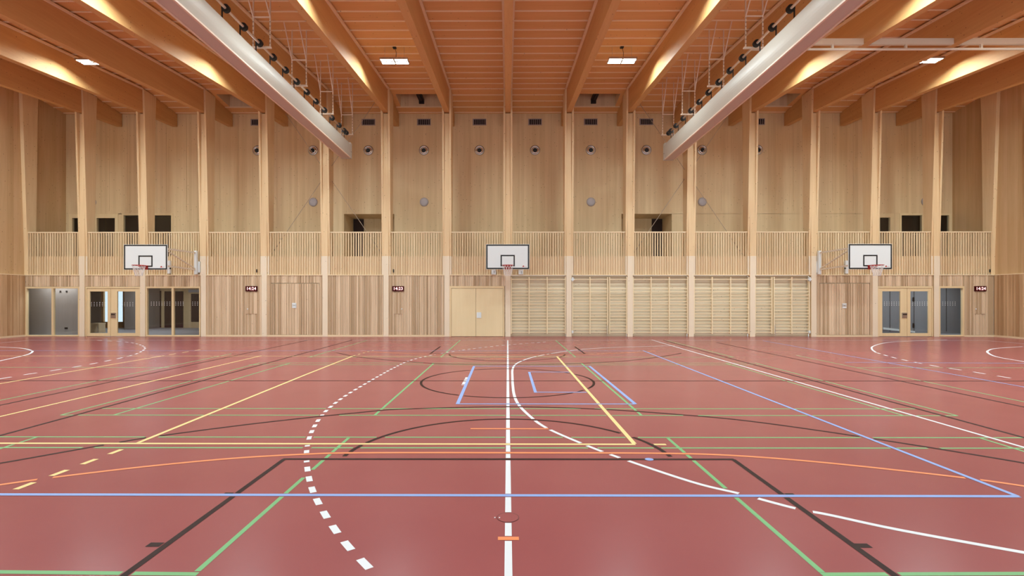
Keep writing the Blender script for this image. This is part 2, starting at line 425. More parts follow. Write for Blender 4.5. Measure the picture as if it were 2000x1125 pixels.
MB().box(x-.116, x+.116, YW-.012, YW-.0055, 0.002, ZP).build('pale_facing', M['pale'], ct)
for sg in (-1, 1): MB().box(min(x+sg*.12, x+sg*.199), max(x+sg*.12, x+sg*.199), FB-.012, FB-.0005, ZL+.025, ZP).build('pale_facing', M['pale'], ct)
MB().prism(flank_poly(), x-.200, x-.119, 'x').build('flank_board', M['column'], ct, bevel=.005)
MB().prism(flank_poly(), x+.119, x+.200, 'x').build('flank_board', M['column'], ct, bevel=.005)
for i in range(-7, 8):
    o = ct if i == -7 else copy_tree(ct)
    o.location = (colx(i), YW, 0)
    tag(o, 'tall spruce column '+COLTXT[i], 'column', 'timber columns along the gallery')
for sgn, xi, nm in ((-1, XLu, 'left'), (1, XRu, 'right')):
    m = MB(); x1 = xi-sgn*.16
    m.prism(flank_poly(), min(x1, xi), max(x1, xi), 'x')
    single(m, 'column', M['column'], 'slim half column against the %s side wall' % nm, 'column', 'timber columns along the gallery', bevel=.005)

# ---------------------------------------------------------------- roof beams
bt = thing('roof_beam', '', 'roof beam', (colx(-7), YW, 9.5))
x = colx(-7)
ys = [YN+.02, 22.2, YB-.02]
MB().prism([(y, beam_z(y)) for y in ys]+[(YB-.02, ceil_z(YB)-.01), (RID, ceil_z(RID)-.01), (YN+.02, ceil_z(YN)-.01)], x-.1175, x+.1175, 'x').build('beam', M['beam'], bt, bevel=.008)
for sg in (-1, 1):
    a = x+sg*.119; e = x+sg*.195
    m = MB()
    y1, y2 = YN+.05, 22.17
    m.prism([(y1, ceil_z(y1)-.10), (y2, ceil_z(y2)-.10), (y2, ceil_z(y2)-.035), (y1, ceil_z(y1)-.035)], min(a, e), max(a, e), 'x')
    m.build('ledger', M['batten'], bt)
for i in range(-7, 8):
    o = bt if i == -7 else copy_tree(bt)
    o.location = (colx(i), YW, 9.5)
    tag(o, 'glulam roof beam above the column '+COLTXT[i], 'roof beam', 'glulam roof beams')

# ---------------------------------------------------------------- far wall, lower part (bay by bay)
def bay(k):
    a = XL if k == -8 else colx(k)+.119
    e = XR if k == 7 else colx(k+1)-.119
    return a, e
lower = MB()
for k in range(-8, 8):                                    # lintel and backing boards
    a, e = bay(k)
    if k in (-8, -7, -6, 6): lower.box(a, e, YW+.07, YW+.30, 2.24, ZL-.02)
    elif k == 7:
        xg = at(1883, 600, YW)[0]
        lower.box(a, e, YW+.07, YW+.30, 2.24, ZL-.02); lower.box(xg, e, YW+.07, YW+.12, 0, 2.24)
    elif 0 <= k <= 4: lower.box(a, e, YW+.20, YW+.30, 0, ZL-.02)
    else: lower.box(a, e, YW+.07, YW+.30, 0, ZL-.02)
wall_low = struct('wall_far_lower', lower, M['ply'], label='slatted lower part of the far wall')
def slats(a, e, z0, z1, y0=YW+.005, y1=YW+.07, parent=wall_low, mat='slat', name='slat_cladding'):
    m = MB(); x = a
    while x < e-.012:
        wd = random.choice((.028, .035, .045, .045, .06, .08)); d = random.choice((0, 0, .006, .012, .018))
        m.box(x, min(x+wd, e), y0+d, y1, z0, z1); x += wd+random.choice((.004, .008, .008, .012))
    return m.build(name, M[mat], parent)
TOPS = {-8: 559.5, -7: 559.5, -6: 559.5, -1: 558.5, 6: 559, 7: 559}
for k in range(-8, 8):
    a, e = bay(k)
    if k in TOPS:
        z = at(1000, TOPS[k], YW)[1]
        if k == 7:
            xg = at(1883.5, 600, YW)[0]
            slats(a, xg, z, ZL-.02); slats(xg, e, .08, ZL-.02)
        else: slats(a, e, z, ZL-.02)
    elif k in (-5, -3, -2): slats(a, e, .08, ZL-.02)
    elif k in (-4, 5):
        xa, xb = (at(530, 600, YW)[0], at(623.5, 600, YW)[0]) if k == -4 else (at(1601, 600, YW)[0], at(1699, 600, YW)[0])
        zt = at(1000, 553.5, YW)[1]
        slats(a, xa-.01, .08, ZL-.02); slats(xb+.01, e, .08, ZL-.02); slats(xa-.008, xb+.008, zt+.025, ZL-.02)
# ledge and base trims, per bay
led = MB(); bas = MB(); sof = MB()
for k in range(-8, 8):
    a, e = bay(k)
    led.box(a, e, YW-.012, YW+.12, ZL-.02, ZL+.022)
    if k in (-5, -4, -3, -2, 5): bas.box(a, e, YW-.006, YW+.07, 0, .075)
    if k == 7: bas.box(at(1883.5, 600, YW)[0], e, YW-.006, YW+.07, 0, .075)
struct('trim_1', led, M['trim'], label='pale ledge above the lower wall')
struct('baseboard_far', bas, M['trim'], label='pale base board along the slatted bays')

# ---------------------------------------------------------------- gallery edge and railings
fas = MB()
for k in range(-8, 8):
    a, e = bay(k); a += .083 if k > -8 else 0; e -= .083 if k < 7 else 0
    fas.box(a, e, YW+.115, YW+.16, ZL+.022, ZP)
struct('trim_2', fas, M['fascia'], label='pale boarded edge of the gallery floor')
for k in range(-8, 8):
    a, e = bay(k); a += .085 if k > -8 else .0; e -= .085 if k < 7 else 0
    r = thing('railing', 'slatted wooden gallery railing above the '+BAYTXT[k], 'railing', ((a+e)/2, YW+.09, ZL+.022), 'gallery railings')
    n = 21; p = (e-a)/n; m = MB()
    for q in range(n):
        xx = a+(q+.5)*p+random.uniform(-.006, .006); wd = random.uniform(.019, .026)
        m.box(xx-wd, xx+wd, YW+.062, YW+.113, ZL+.024, ZR-.055)
    m.build('slat_panel', M['rail'], r)
    MB().box(a, e, YW+.05, YW+.125, ZR-.055, ZR).build('handrail', M['trim'], r, bevel=.006)

# ---------------------------------------------------------------- doors and windows of the lower wall
def glazing(name, label, k, frames, panes, leaves=(), plate=None, dots=()):
    """frames: px rectangles of pale wood; panes: px rectangles of glass"""
    xs = [at(f[0], 600, YW)[0] for f in frames]; root = sroot(name, label, (sum(xs)/len(xs), YW, 0))
    m = MB()
    for x0, y0, x1, y1 in frames:
        a, z1 = at(x0, y0, YW); e, z0 = at(x1, y1, YW); m.box(a, e, YW, YW+.12, max(z0, .003), z1)
    m.build('frame', M['frame'], root, bevel=.006)
    for lf in leaves:                                      # door leaf around its pane
        (x0, y0, x1, y1), (g0, h0, g1, h1) = lf
        a, z1 = at(x0, y0, YW); e, z0 = at(x1, y1, YW); ga, gz1 = at(g0, h0, YW); ge, gz0 = at(g1, h1, YW); z0 = max(z0, .012)
        m = MB(); Y0, Y1 = YW+.02, YW+.085
        m.box(a, ga, Y0, Y1, z0, z1); m.box(ge, e, Y0, Y1, z0, z1); m.box(ga, ge, Y0, Y1, z0, gz0); m.box(ga, ge, Y0, Y1, gz1, z1)
        d = m.build('door_leaf', M['frame'], root, bevel=.004)
        MB().box(ga, ge, YW+.05, YW+.06, gz0, gz1).build('pane', M['glass'], d)
    for x0, y0, x1, y1 in panes:
        a, z1 = at(x0, y0, YW); e, z0 = at(x1, y1, YW)
        MB().box(a, e, YW+.07, YW+.08, z0, z1).build('pane', M['glass'], root)
    if dots:
        m = MB()
        for x0, x1, yt in dots:
            n = max(2, int((x1-x0)/4.6))
            for q in range(n):
                for rr in range(3):
                    xx, zz = at(x0+(q+.5)*(x1-x0)/n, yt+rr*3.1, YW+.045); m.disc((xx, YW+.045, zz), .016, 10, 'y')
        m.build('marker_dots', M['dot'], root)
    if plate:
        a, z1 = at(plate[0], plate[1], YW); e, z0 = at(plate[2], plate[3], YW)
        p = MB().box(a, e, YW-.012, YW+.03, z0, z1).build('lock_plate', M['steel'], root, bevel=.004)
        MB().box(a+.02, e-.02, YW-.022, YW-.012, z0+(z1-z0)*.55, z0+(z1-z0)*.75).build('handle', M['black'], p)
    return root
glazing('window_1', 'two-pane floor-level window in the far left corner', -8,
        [(48.5, 560, 155, 563.5), (48.5, 654.5, 155, 657.5), (48.5, 563.5, 51.5, 654.5), (152, 563.5, 155, 654.5), (100.3, 563.5, 103.7, 654.5)],
        [(51.5, 563.5, 100.3, 654.5), (103.7, 563.5, 152, 654.5)])
glazing('door_1', 'left glazed double door under the left backboard', -7,
        [(166.5, 560, 273.5, 563.3), (166.5, 563.3, 169, 657.5), (271, 563.3, 273.5, 657.5)], [],
        [((169.3, 563.6, 215, 657), (174.3, 569.3, 209.3, 650.7)), ((215.6, 563.6, 270.8, 657), (228.3, 569.3, 263.6, 650.7))],
        (216.5, 610.8, 226, 620.8), [(176, 208, 591), (230, 262, 591)])
glazing('window_2', 'two-pane floor-level window onto the dark lobby', -6,
        [(284.5, 559.7, 391, 563), (284.5, 654.6, 391, 657.5), (284.5, 563, 287, 654.6), (388.7, 563, 391, 654.6), (334.8, 563, 338.8, 654.6)],
        [(287, 563, 334.8, 654.6), (338.8, 563, 388.7, 654.6)], dots=[(293, 334, 590), (341, 360, 590), (374, 388, 590)])
glazing('door_4', 'right glazed double door under the right backboard', 6,
        [(1714.5, 559.3, 1822, 562.8), (1714.5, 562.8, 1717.5, 657.5), (1820.3, 562.8, 1822.5, 657.5)], [],
        [((1717.8, 563, 1772.2, 657), (1724, 569, 1759.3, 650.8)), ((1772.8, 563, 1820, 657), (1779, 569, 1814.2, 650.8))],
        (1762, 610.6, 1771.8, 620.8), [(1725, 1758, 590), (1780, 1813, 590)])
glazing('window_3', 'narrow floor-level window near the right corner', 7,
        [(1834, 559, 1883.5, 562.8), (1834, 654.4, 1883.5, 657.5), (1834, 562.8, 1837, 654.4), (1880.8, 562.8, 1883.5, 654.4)],
        [(1837, 562.8, 1880.8, 654.4)], dots=[(1839, 1868, 590)])
# solid double door
a, zt = at(877.3, 558.7, YW); e, _ = at(985, 558.7, YW); d2 = sroot('door_2', 'pale wooden double door left of the centre hoop', ((a+e)/2, YW, 0))
xa, z1 = at(881.5, 563, YW); xm = at(929.6, 600, YW)[0]; xb = at(982.3, 600, YW)[0]
m = MB(); m.box(a, xa, YW, YW+.07, 0, zt); m.box(xb, e, YW, YW+.07, 0, zt); m.box(xa, xb, YW, YW+.07, z1, zt); m.build('frame', M['frame'], d2, bevel=.005)
MB().box(xa+.008, xm-.006, YW+.015, YW+.068, .012, z1-.01).build('door_leaf', M['door'], d2, bevel=.003)
lf = MB().box(xm+.006, xb-.008, YW+.015, YW+.068, .012, z1-.01).build('door_leaf', M['door'], d2, bevel=.003)
pa, pz1 = at(931, 610, YW); pe, pz0 = at(940, 621, YW)
pl = MB().box(pa, pe, YW+.001, YW+.02, pz0, pz1).build('lock_plate', M['white'], lf, bevel=.004)
# slatted gates
for nm, k, pxs, lab, pc in (('door_3', -4, (530, 623.5), 'left slatted equipment gate flush with the wall', (570.5, 591.5, 578.8, 601.5)),
                            ('door_5', 5, (1601, 1699), 'right slatted equipment gate flush with the wall', (1645, 592.3, 1653.2, 602))):
    xa, xb = at(pxs[0], 600, YW)[0], at(pxs[1], 600, YW)[0]; zt = at(1000, 553.5, YW)[1]
    r = sroot(nm, lab, ((xa+xb)/2, YW, 0))
    slats(xa+.004, xb-.004, .085, zt-.012, YW+.0, YW+.068, r, 'slat', 'gate_leaf')
    a, z1 = at(pc[0], pc[1], YW); e, z0 = at(pc[2], pc[3], YW)
    p = MB().box(a, e, YW-.012, YW-.001, z0, z1).build('lock_plate', M['white'], r, bevel=.004)
    m = MB(); cx_, cz_ = (a+e)/2, (z0+z1)/2
    m.lathe([(.0, -.018), (.035, -.018), (.035, -.01)], (cx_, YW, cz_), 'y', 16)
    for dx in (-.065, .065): m.box(cx_+dx-.012, cx_+dx+.012, YW-.016, YW-.011, cz_-.05, cz_+.05)
    m.build('lock', M['steel'], p)

# ---------------------------------------------------------------- wall bars
RZ = [at(1000, y, YW)[1] for y in (545.8, 564, 570.1, 576.5, 582.6, 588.7, 594.6, 600.7, 606.7, 612.8, 618.7, 624.8, 631.2, 637.3, 643.4, 649.5)]
ZT, ZBm = at(1000, 541, YW)[1], at(1000, 652, YW)[1]
def bars(px, label, grp='gym wall bars', hinge=None):
    xs = [at(p, 600, YW)[0] for p in px]
    r = thing('wall_bars', label, 'wall bars', ((xs[0]+xs[-1])/2, YW+.1, ZBm), grp)
    for xx in xs: MB().box(xx-.022, xx+.022, YW+.01, YW+.13, ZBm, ZT).build('upright', M['bars'], r, bevel=.006)
    for q, z in enumerate(RZ):
        yq = YW+.03 if q == 0 else YW+.06
        m = MB()
        m.tube((xs[0]-.01, yq, z), (xs[-1]+.01, yq, z), .019, 8); m.build('rung', M['bars'], r, smooth=False)
    for xx in (xs[0], xs[-1]):
        for z in (.5, 2.3): MB().box(xx-.015, xx+.015, YW+.13, YW+.20, z, z+.06).build('wall_bracket', M['steel'], r)
    if hinge:
        xx = xs[0] if hinge < 0 else xs[-1]
        m = MB(); m.box(xx-.07, xx+.08, YW-.02, YW+.1, 2.53, 2.60); m.box(xx-.03, xx+.03, YW-.03, YW+.1, 2.48, 2.66)
        m.build('hinge', M['white'], r); MB().box(xx-.035, xx+.035, YW-.01, YW+.1, .16, .27).build('hinge', M['white'], r)
        xo = xs[-1] if hinge < 0 else xs[0]
        m = MB(); m.tube((xo-.028*(-hinge), YW-.01, .04), (xo-.028*(-hinge), YW-.01, .5), .012, 8); m.build('floor_bolt', M['steel'], r)
    return r
bars([998.7, 1033.5, 1068.8, 1104.5], 'triple wall bars just right of the centre hoop')
bars([1118.4, 1152.6, 1187], 'double swing-out wall bars with a white hinge near the centre hoop', hinge=-1)
bars([1190.8, 1224.5], 'single wall bars right of the swing-out pair near the centre hoop')
bars([1237, 1272, 1307.5, 1343.5], 'triple wall bars in the middle of the wall-bar row')
bars([1356.3, 1391.5, 1427.5, 1463], 'triple wall bars second from the right end of the row')
bars([1475.6, 1508.3], 'single wall bars left of the right-hand swing-out pair')
bars([1512.5, 1547, 1581.5], 'double swing-out wall bars at the right end of the row', hinge=1)

# ---------------------------------------------------------------- clocks and hatches
def text_mesh(body, size):
    cu = bpy.data.curves.new('txt', 'FONT'); cu.body = body; cu.size = size; cu.align_x = 'CENTER'; cu.align_y = 'CENTER'; cu.offset = .002; cu.space_character = 1.08
    o = bpy.data.objects.new('txt', cu); COL.objects.link(o); bpy.context.view_layer.update()
    me = bpy.data.meshes.new_from_object(o.evaluated_get(bpy.context.evaluated_depsgraph_get()))
    bpy.data.objects.remove(o); return me
for body, px0, py0, px1, py1, lab in (('14:24', 480, 558.8, 503, 569, 'red digital wall clock reading 14:24 on the left half of the wall'),
                                      ('14:23', 766.3, 558.8, 789, 569, 'red digital wall clock reading 14:23 left of the pale door'),
                                      ('14:24', 1902.5, 558.8, 1925, 569, 'red digital wall clock reading 14:24 near the right corner')):
    a, z1 = at(px0, py0, YW); e, z0 = at(px1, py1, YW)
    t = thing('wall_clock', lab, 'clock', ((a+e)/2, YW-.03, z0), 'digital wall clocks')
    MB().box(a, e, YW-.045, YW+.004, z0, z1).build('case', M['clock'], t, bevel=.004)
    me = text_mesh(body, .185); me.materials.append(M['digit'])
    d = bpy.data.objects.new('digits', me); COL.objects.link(d); d.parent = t
    d.location = (.004, -.0165-.001, (z1-z0)/2); d.rotation_euler = (math.pi/2, 0, 0)
for px0, px1, kp, lab in ((480.5, 502, 484, 'small slatted access hatch below the left 14:24 clock'), (769, 786.5, 785, 'small slatted access hatch below the 14:23 clock'),
                         (1902.5, 1924.5, 1905.5, 'small slatted access hatch below the right 14:24 clock')):
    a, z1 = at(px0, 571, YW); e, z0 = at(px1, 613, YW)
    t = thing('access_hatch', lab, 'hatch', ((a+e)/2, YW, z0), 'slatted access hatches')
    m = MB(); x = a
    while x < e-.02:
        wd = random.choice((.035, .045, .06)); m.box(x, min(x+wd, e), YW-.010+random.choice((0, .006)), YW+.0045, z0, z1); x += wd+.006
    m.build('door', M['slat'], t)
    xk, zk = at(kp, 603.5, YW)
    MB().box(xk-.025, xk+.025, YW-.03, YW-.009, zk-.025, zk+.025).build('latch', M['white'], t, bevel=.005)
for px, py, lab in ((501.3, 529, 'small black sensor on the gallery edge above the left clock'), (768.5, 529, 'small black sensor on the gallery edge above the middle clock'), (1933.8, 529, 'small black sensor on the gallery edge near the right corner')):
    xx, zz = at(px, py, YW+.04); single(MB().box(xx-.022, xx+.022, YW+.03, YW+.063, zz-.07, zz+.07), 'sensor', M['black'], lab, 'sensor', 'black wall sensors', bevel=.004)

# ---------------------------------------------------------------- basketball hoops
YBD = 20.70
def hoop(px0, px1, py0, py1, label, side):
    a, z1 = at(px0, py0, YBD); e, z0 = at(px1, py1, YBD); xc = (a+e)/2
    t = thing('basketball_hoop', label, 'basketball hoop', (xc, YBD, z0), 'basketball hoops')
    bd = MB().box(a, e, YBD, YBD+.035, z0, z1).build('backboard', M['white'], t, bevel=.004)
    w_ = .052; y0, y1 = YBD-.004, YBD+.001; i_ = .012
    m = MB(); A, E_, Z0, Z1 = a+i_, e-i_, z0+i_, z1-i_
    m.box(A, E_, y0, y1, Z1-w_, Z1); m.box(A, E_, y0, y1, Z0, Z0+w_); m.box(A, A+w_, y0, y1, Z0+w_, Z1-w_); m.box(E_-w_, E_, y0, y1, Z0+w_, Z1-w_)
    b0 = z0+.125; b1 = b0+.45+.02; m.box(xc-.295, xc+.295, y0, y1, b1-w_, b1); m.box(xc-.295, xc+.295, y0, y1, b0, b0+w_)
    m.box(xc-.295, xc-.295+w_, y0, y1, b0+w_, b1-w_); m.box(xc+.295-w_, xc+.295, y0, y1, b0+w_, b1-w_)
    m.build('painted_frame', M['black'], bd)
    m = MB(); lx, lz = e-.30, z0+.10                       # the small maker's mark in the lower right corner
    m.prism([(lx, lz), (lx+.10, lz), (lx+.05, lz+.07)], y0, y1, 'y'); m.prism([(lx+.02, lz+.012), (lx+.05, lz+.05), (lx+.035, lz+.012)], y0-.001, y0, 'y')
    m.box(lx+.11, lx+.19, y0, y1, lz+.005, lz+.015); m.build('emblem', M['red'], bd)
    zr = 3.06; rc = (xc, YBD-.375, zr)
    rim = MB().torus(rc, .232, .012).build('rim', M['red'], t, smooth=True)
    m = MB(); m.box(xc-.11, xc+.11, YBD-.16, YBD-.005, zr-.02, zr+.0); m.box(xc-.11, xc+.11, YBD-.02, YBD-.005, zr-.15, zr+.02)
    for sg in (-1, 1): m.bar((xc+sg*.09, YBD-.02, zr-.13), (xc+sg*.14, YBD-.22, zr-.015), .012, .04)
    m.build('rim_bracket', M['red'], t)
    m = MB(); n = 12; prof = [(.228, 0), (.20, .11), (.165, .22), (.14, .32), (.125, .42)]
    for lv in range(4):
        for q in range(n):
            for sg in (-1, 1):
                a0 = (q+.5*(lv % 2))*2*math.pi/n; a1 = a0+sg*math.pi/n
                r0, d0 = prof[lv]; r1, d1 = prof[lv+1]
                m.tube((rc[0]+r0*math.cos(a0), rc[1]+r0*math.sin(a0), zr-.012-d0), (rc[0]+r1*math.cos(a1), rc[1]+r1*math.sin(a1), zr-.012-d1), .0055, 5)
    m.build('net', M['net'], t)
    if side == 0:
        m = MB()
        for sx in (-.45, .45):
            for z in (z0+.2, z1-.2): m.bar((xc+sx, YBD+.035, z), (xc+sx, YW+.05, z), .06, .06)
            m.bar((xc+sx, YBD+.1, z1-.2), (xc+sx, YW-.05, z0+.2), .035, .035)
        m.build('support_frame', M['cream'], t)
        for px in (964.3, 1017.2):
            x1, zz = at(px, 530.5, YW)
            b_ = MB().box(x1-.10, x1+.10, YW-.07, YW+.05, zz-.13, zz+.08).build('wall_bracket', M['white'], t, bevel=.006)
            m = MB()
            for dz in (-.06, .0): m.lathe([(0, -.012), (.014, -.012), (.014, 0)], (x1+.03, YW-.07, zz+dz), 'y', 8)
            m.build('bolt', M['black'], b_)
    else:
        s = side                                             # +1: swing arm hinged on the right of the board
        pm = (383.5, 382, 330.5) if s > 0 else (1599.5, 1603, 1653)
        xm, zm1 = at(pm[0], 490, YW-.05); _, zm0 = at(pm[0], 534.5, YW-.05)
        ms = MB().box(xm-.055, xm+.055, YW-.13, YW-.01, zm0, zm1); ms.box(xm-.13, xm+.13, YW-.01, YW+.06, zm0+.05, zm0+.55)
        ms.box(xm-.06, xm+.06, YW-.13, YW+.02, zm0-.03, zm0); mo = ms.build('mast', M['white'], t, bevel=.006)
        be = e if s > 0 else a
        def arm(za, zb, w2, dx=.0, nm='arm'):
            MB().bar((xm, YW-.08, za), (be-s*.12-dx, YBD+.06, zb), w2, w2).build(nm, M['cream'], t)
        zt0, zt1 = zm1-.09, z1-.17
        arm(zt0, zt1, .065); arm(zm0+.18, z0+.17, .055); arm(zm0+.20, zt1-.04, .04, nm='diagonal_brace')
        MB().box(min(be-s*.30, be-s*.05), max(be-s*.30, be-s*.05), YBD+.035, YBD+.09, z0+.1, z1-.1).build('board_mount', M['cream'], t)
        xb_, zb1 = at(pm[2], 509, YW); _, zb0 = at(pm[2], 534.5, YW)
        br = MB().box(xb_-.055, xb_+.055, YW-.05, YW+.05, zb0, zb1).build('catch_bracket', M['white'], t, bevel=.005)
        MB().tube((xb_+s*.07, YW-.06, zb0+.24), (xb_+s*.07, YW-.0, zb0+.24), .025, 10).build('catch_knob', M['black'], br)
    return t
hoop(949.2, 1034, 477, 526, 'wall-mounted basketball hoop in the centre of the far wall', 0)
hoop(241.6, 326.8, 477.5, 527, 'basketball hoop on a swing arm at the left', 1)
hoop(1657.2, 1742.5, 476.3, 526, 'basketball hoop on a swing arm at the right', -1)

# ---------------------------------------------------------------- gallery doors, recesses, vents, nozzles, lamps
GTXT = ['gallery door half behind a column in the far left', 'gallery door with a dark pane on the left', 'gallery window with a dark pane behind the left column',
        'gallery window with a dark curtained pane', 'gallery door beside the right column', 'wide gallery window with a dark pane on the right', 'gallery window half behind a column on the far right']
for n_, (x0, x1, z1) in enumerate(GW):
    isd = n_ in (0, 1, 4); r = sroot(('door_%d' if isd else 'window_%d') % (n_+10), GTXT[n_], ((x0+x1)/2, YB, ZP))
    f = .09 if not isd else .16; ft = .09 if not isd else .2
    m = MB(); m.box(x0, x0+f, YB-.02, YB+.12, ZP-.02, z1); m.box(x1-f, x1, YB-.02, YB+.12, ZP-.02, z1); m.box(x0+f, x1-f, YB-.02, YB+.12, z1-ft, z1)
    m.build('frame', M['frame'], r, bevel=.005)
    MB().box(x0+f, x1-f, YB+.05, YB+.06, ZP, z1-ft).build('pane', M['glass'], r)
    m = MB(); nn = int((x1-x0-2*f)/.1)
    for q in range(nn):
        for rr in range(2): m.disc((x0+f+(q+.5)*(x1-x0-2*f)/nn, YB+.045, 4.95-rr*.09), .014, 8, 'y')
    m.build('marker_dots', M['dot'], r)
for nm, a, e in (('left', XLu, colx(-5)), ('right', colx(5), XRu)):   # dim rooms behind the gallery glass
    m = MB(); m.box(a, e, YB+2.4, YB+2.5, ZP, 6.2); m.box(a, e, YB+.2, YB+2.4, 6.1, 6.2); m.box(a, e, YB+.2, YB+2.4, ZP-.12, ZP-.02)
    m.box(a-.1, a, YB+.2, YB+2.5, ZP, 6.2); m.box(e, e+.1, YB+.2, YB+2.5, ZP, 6.2)
    struct('wall_gallery_room_'+nm, m, M['dark'], label='dark room behind the gallery windows on the '+nm)
for nm, r, flip in (('left', REC[0], 1), ('right', REC[1], -1)):
    a, e = r[0][0], r[1][0]; m = MB(); D_ = 1.5
    m.box(a-.1, a, YB+.2, YB+D_, ZP-.2, ZO+.1); m.box(e, e+.1, YB+.2, YB+D_, ZP-.2, ZO+.1); m.box(a-.1, e+.1, YB+D_, YB+D_+.1, ZP-.2, ZO+.1)
    m.box(a, e, YB+.2, YB+D_, ZO, ZO+.1); m.box(a, e, YB+.05, YB+D_, ZP-.2, ZP-.02)
    o = struct('wall_recess_'+nm, m, M['panel'], label='deep dark recess in the gallery wall on the '+nm)
    x0, x1 = (a+.02, a+.55) if flip > 0 else (e-.55, e-.02)
    MB().box(x0, x1, YB+D_-.05, YB+D_, ZP-.02, ZO-.02).build('dark_doorway', M['dark'], o)
VT = {-5: 'half hidden left of the left curtain', -4: 'in the bay above the left slatted gate', -3: 'just right of the left curtain end', -2: 'in the bay of the middle clock',
      -1: 'in the bay left of the centre beam', 0: 'in the bay right of the centre beam', 1: 'in the bay of the second wall bars', 2: 'just left of the right curtain end',
      3: 'in the bay above the fourth wall bars', 4: 'half hidden right of the right curtain'}
for k in range(-5, 5):
    xx = colx(k)+S/2-.03; zc = at(1000, 293.5, YB)[1]; zv = at(1000, 238.5, YB)[1]
    if k not in (-4, 3):
        t = thing('vent_grille', 'dark louvred vent high on the wall, '+VT[k], 'vent', (xx, YB, zv-.16), 'louvred vents')
        m = MB(); W_, H_ = .335, .16
        m.box(xx-W_, xx+W_, YB-.03, YB, zv+H_-.03, zv+H_); m.box(xx-W_, xx+W_, YB-.03, YB, zv-H_, zv-H_+.03); m.box(xx-W_, xx-W_+.035, YB-.03, YB, zv-H_+.03, zv+H_-.03); m.box(xx+W_-.035, xx+W_, YB-.03, YB, zv-H_+.03, zv+H_-.03)
        m.build('frame', M['grilleframe'], t)
        MB().box(xx-W_+.035, xx+W_-.035, YB-.008, YB, zv-H_+.03, zv+H_-.03).build('backing', M['ventdark'], t)
        m = MB()
        for q in range(6): m.box(xx-.28+q*.1, xx-.265+q*.1, YB-.028, YB-.008, zv-H_+.03, zv+H_-.03)
        m.build('louvre', M['grilleframe'], t)
    t = thing('air_nozzle', 'round metal air nozzle, '+VT[k], 'air nozzle', (xx, YB, zc-.24), 'round air nozzles')
    MB().lathe([(.15, 0), (.235, -.005), (.245, -.02), (.225, -.045), (.175, -.05), (.15, -.02)], (xx, YB, zc), 'y', 36).build('collar', M['steel'], t, smooth=True)
    MB().lathe([(.185, -.03), (.17, -.06), (.14, -.085), (.12, -.09), (.108, -.085), (.105, -.06)], (xx, YB, zc-.015), 'y', 36).build('nozzle', M['chrome'], t, smooth=True)
    MB().lathe([(.110, -.080), (.0, -.078)], (xx, YB, zc-.015), 'y', 28).build('opening', M['black'], t)
LT = {-8: 'half hidden by a column in the far left bay', -4: 'in the bay above the left slatted gate', -2: 'in the bay of the middle clock', 1: 'in the bay above the second wall bars',
      3: 'in the bay above the fourth wall bars', 7: 'half hidden by a column in the far right bay'}
for k in LT:
    xx = colx(k)+S/2-.02; zl = at(1000, 394.5, YB)[1]
    t = thing('wall_lamp', 'round unlit wall lamp '+LT[k], 'wall lamp', (xx, YB, zl-.22), 'round wall lamps')
    MB().lathe([(0, -.10), (.10, -.095), (.17, -.075), (.205, -.04), (.21, -.015)], (xx, YB, zl), 'y', 36).build('cover', M['lampface'], t, smooth=True)
    MB().lathe([(.20, -.02), (.215, -.02), (.215, 0)], (xx, YB, zl), 'y', 36).build('rim', M['grilleframe'], t)

# roof openings with wire mesh and an opener
OT = {-5: 'left of the left curtain, half behind a beam', -2: 'left of the centre, above a louvred vent', 1: 'right of the centre, above a louvred vent', 4: 'right of the right curtain, half behind a beam'}
for k in OPEN:
    a, e = colx(k)+.34, colx(k+1)-.34; z0 = ceil_z(O0)+.0; z1 = z0+.75
    t = thing('roof_hatch', 'roof opening with wire mesh '+OT[k], 'roof hatch', ((a+e)/2, (O0+O1)/2, ceil_z(O1)), 'roof openings')
    m = MB(); th = .05; a += .006; e -= .006; O0_, O1_ = O0+.006, O1-.006
    m.prism([(O0_-th, z0+.01), (O1_+th, ceil_z(O1)+.01), (O1_+th, z1), (O0_-th, z1)], a-th, a, 'x'); m.prism([(O0_-th, z0+.01), (O1_+th, ceil_z(O1)+.01), (O1_+th, z1), (O0_-th, z1)], e, e+th, 'x')
    m.box(a, e, O1_, O1_+th, ceil_z(O1)+.01, z1); m.box(a, e, O0_-th, O0_, z0+.01, z1); m.box(a-th, e+th, O0_-th, O1_+th, z1, z1+.05)
    m.build('shaft', M['fascia'], t)
    m = MB(); zm = z0+.30; n = 26
    for q in range(n):
        xq = a+(e-a)*q/n
        m.bar((xq, O0, zm), (min(xq+.5, e), O0+min(.5, e-xq), zm), .012, .012); m.bar((xq, O0+.5, zm), (min(xq+.5, e), O0+.5-min(.5, e-xq), zm), .012, .012)
    m.bar((a, O0+.5, zm), (e, O0+.5, zm), .03, .03); m.build('wire_mesh', M['grilleframe'], t)
    xc = (a+e)/2; m = MB(); m.box(xc-.14, xc-.07, O0+.02, O1-.02, z0+.1, z0+.2); m.box(xc+.03, xc+.10, O0+.02, O1-.02, z0+.1, z0+.2); m.box(xc-.06, xc+.02, O0+.2, O1-.2, z0+.05, z0+.25)
    m.box(xc-.14, xc+.10, O1-.12, O1-.02, z0-.02, z0+.2)
    m.build('opener', M['ventdark'], t)

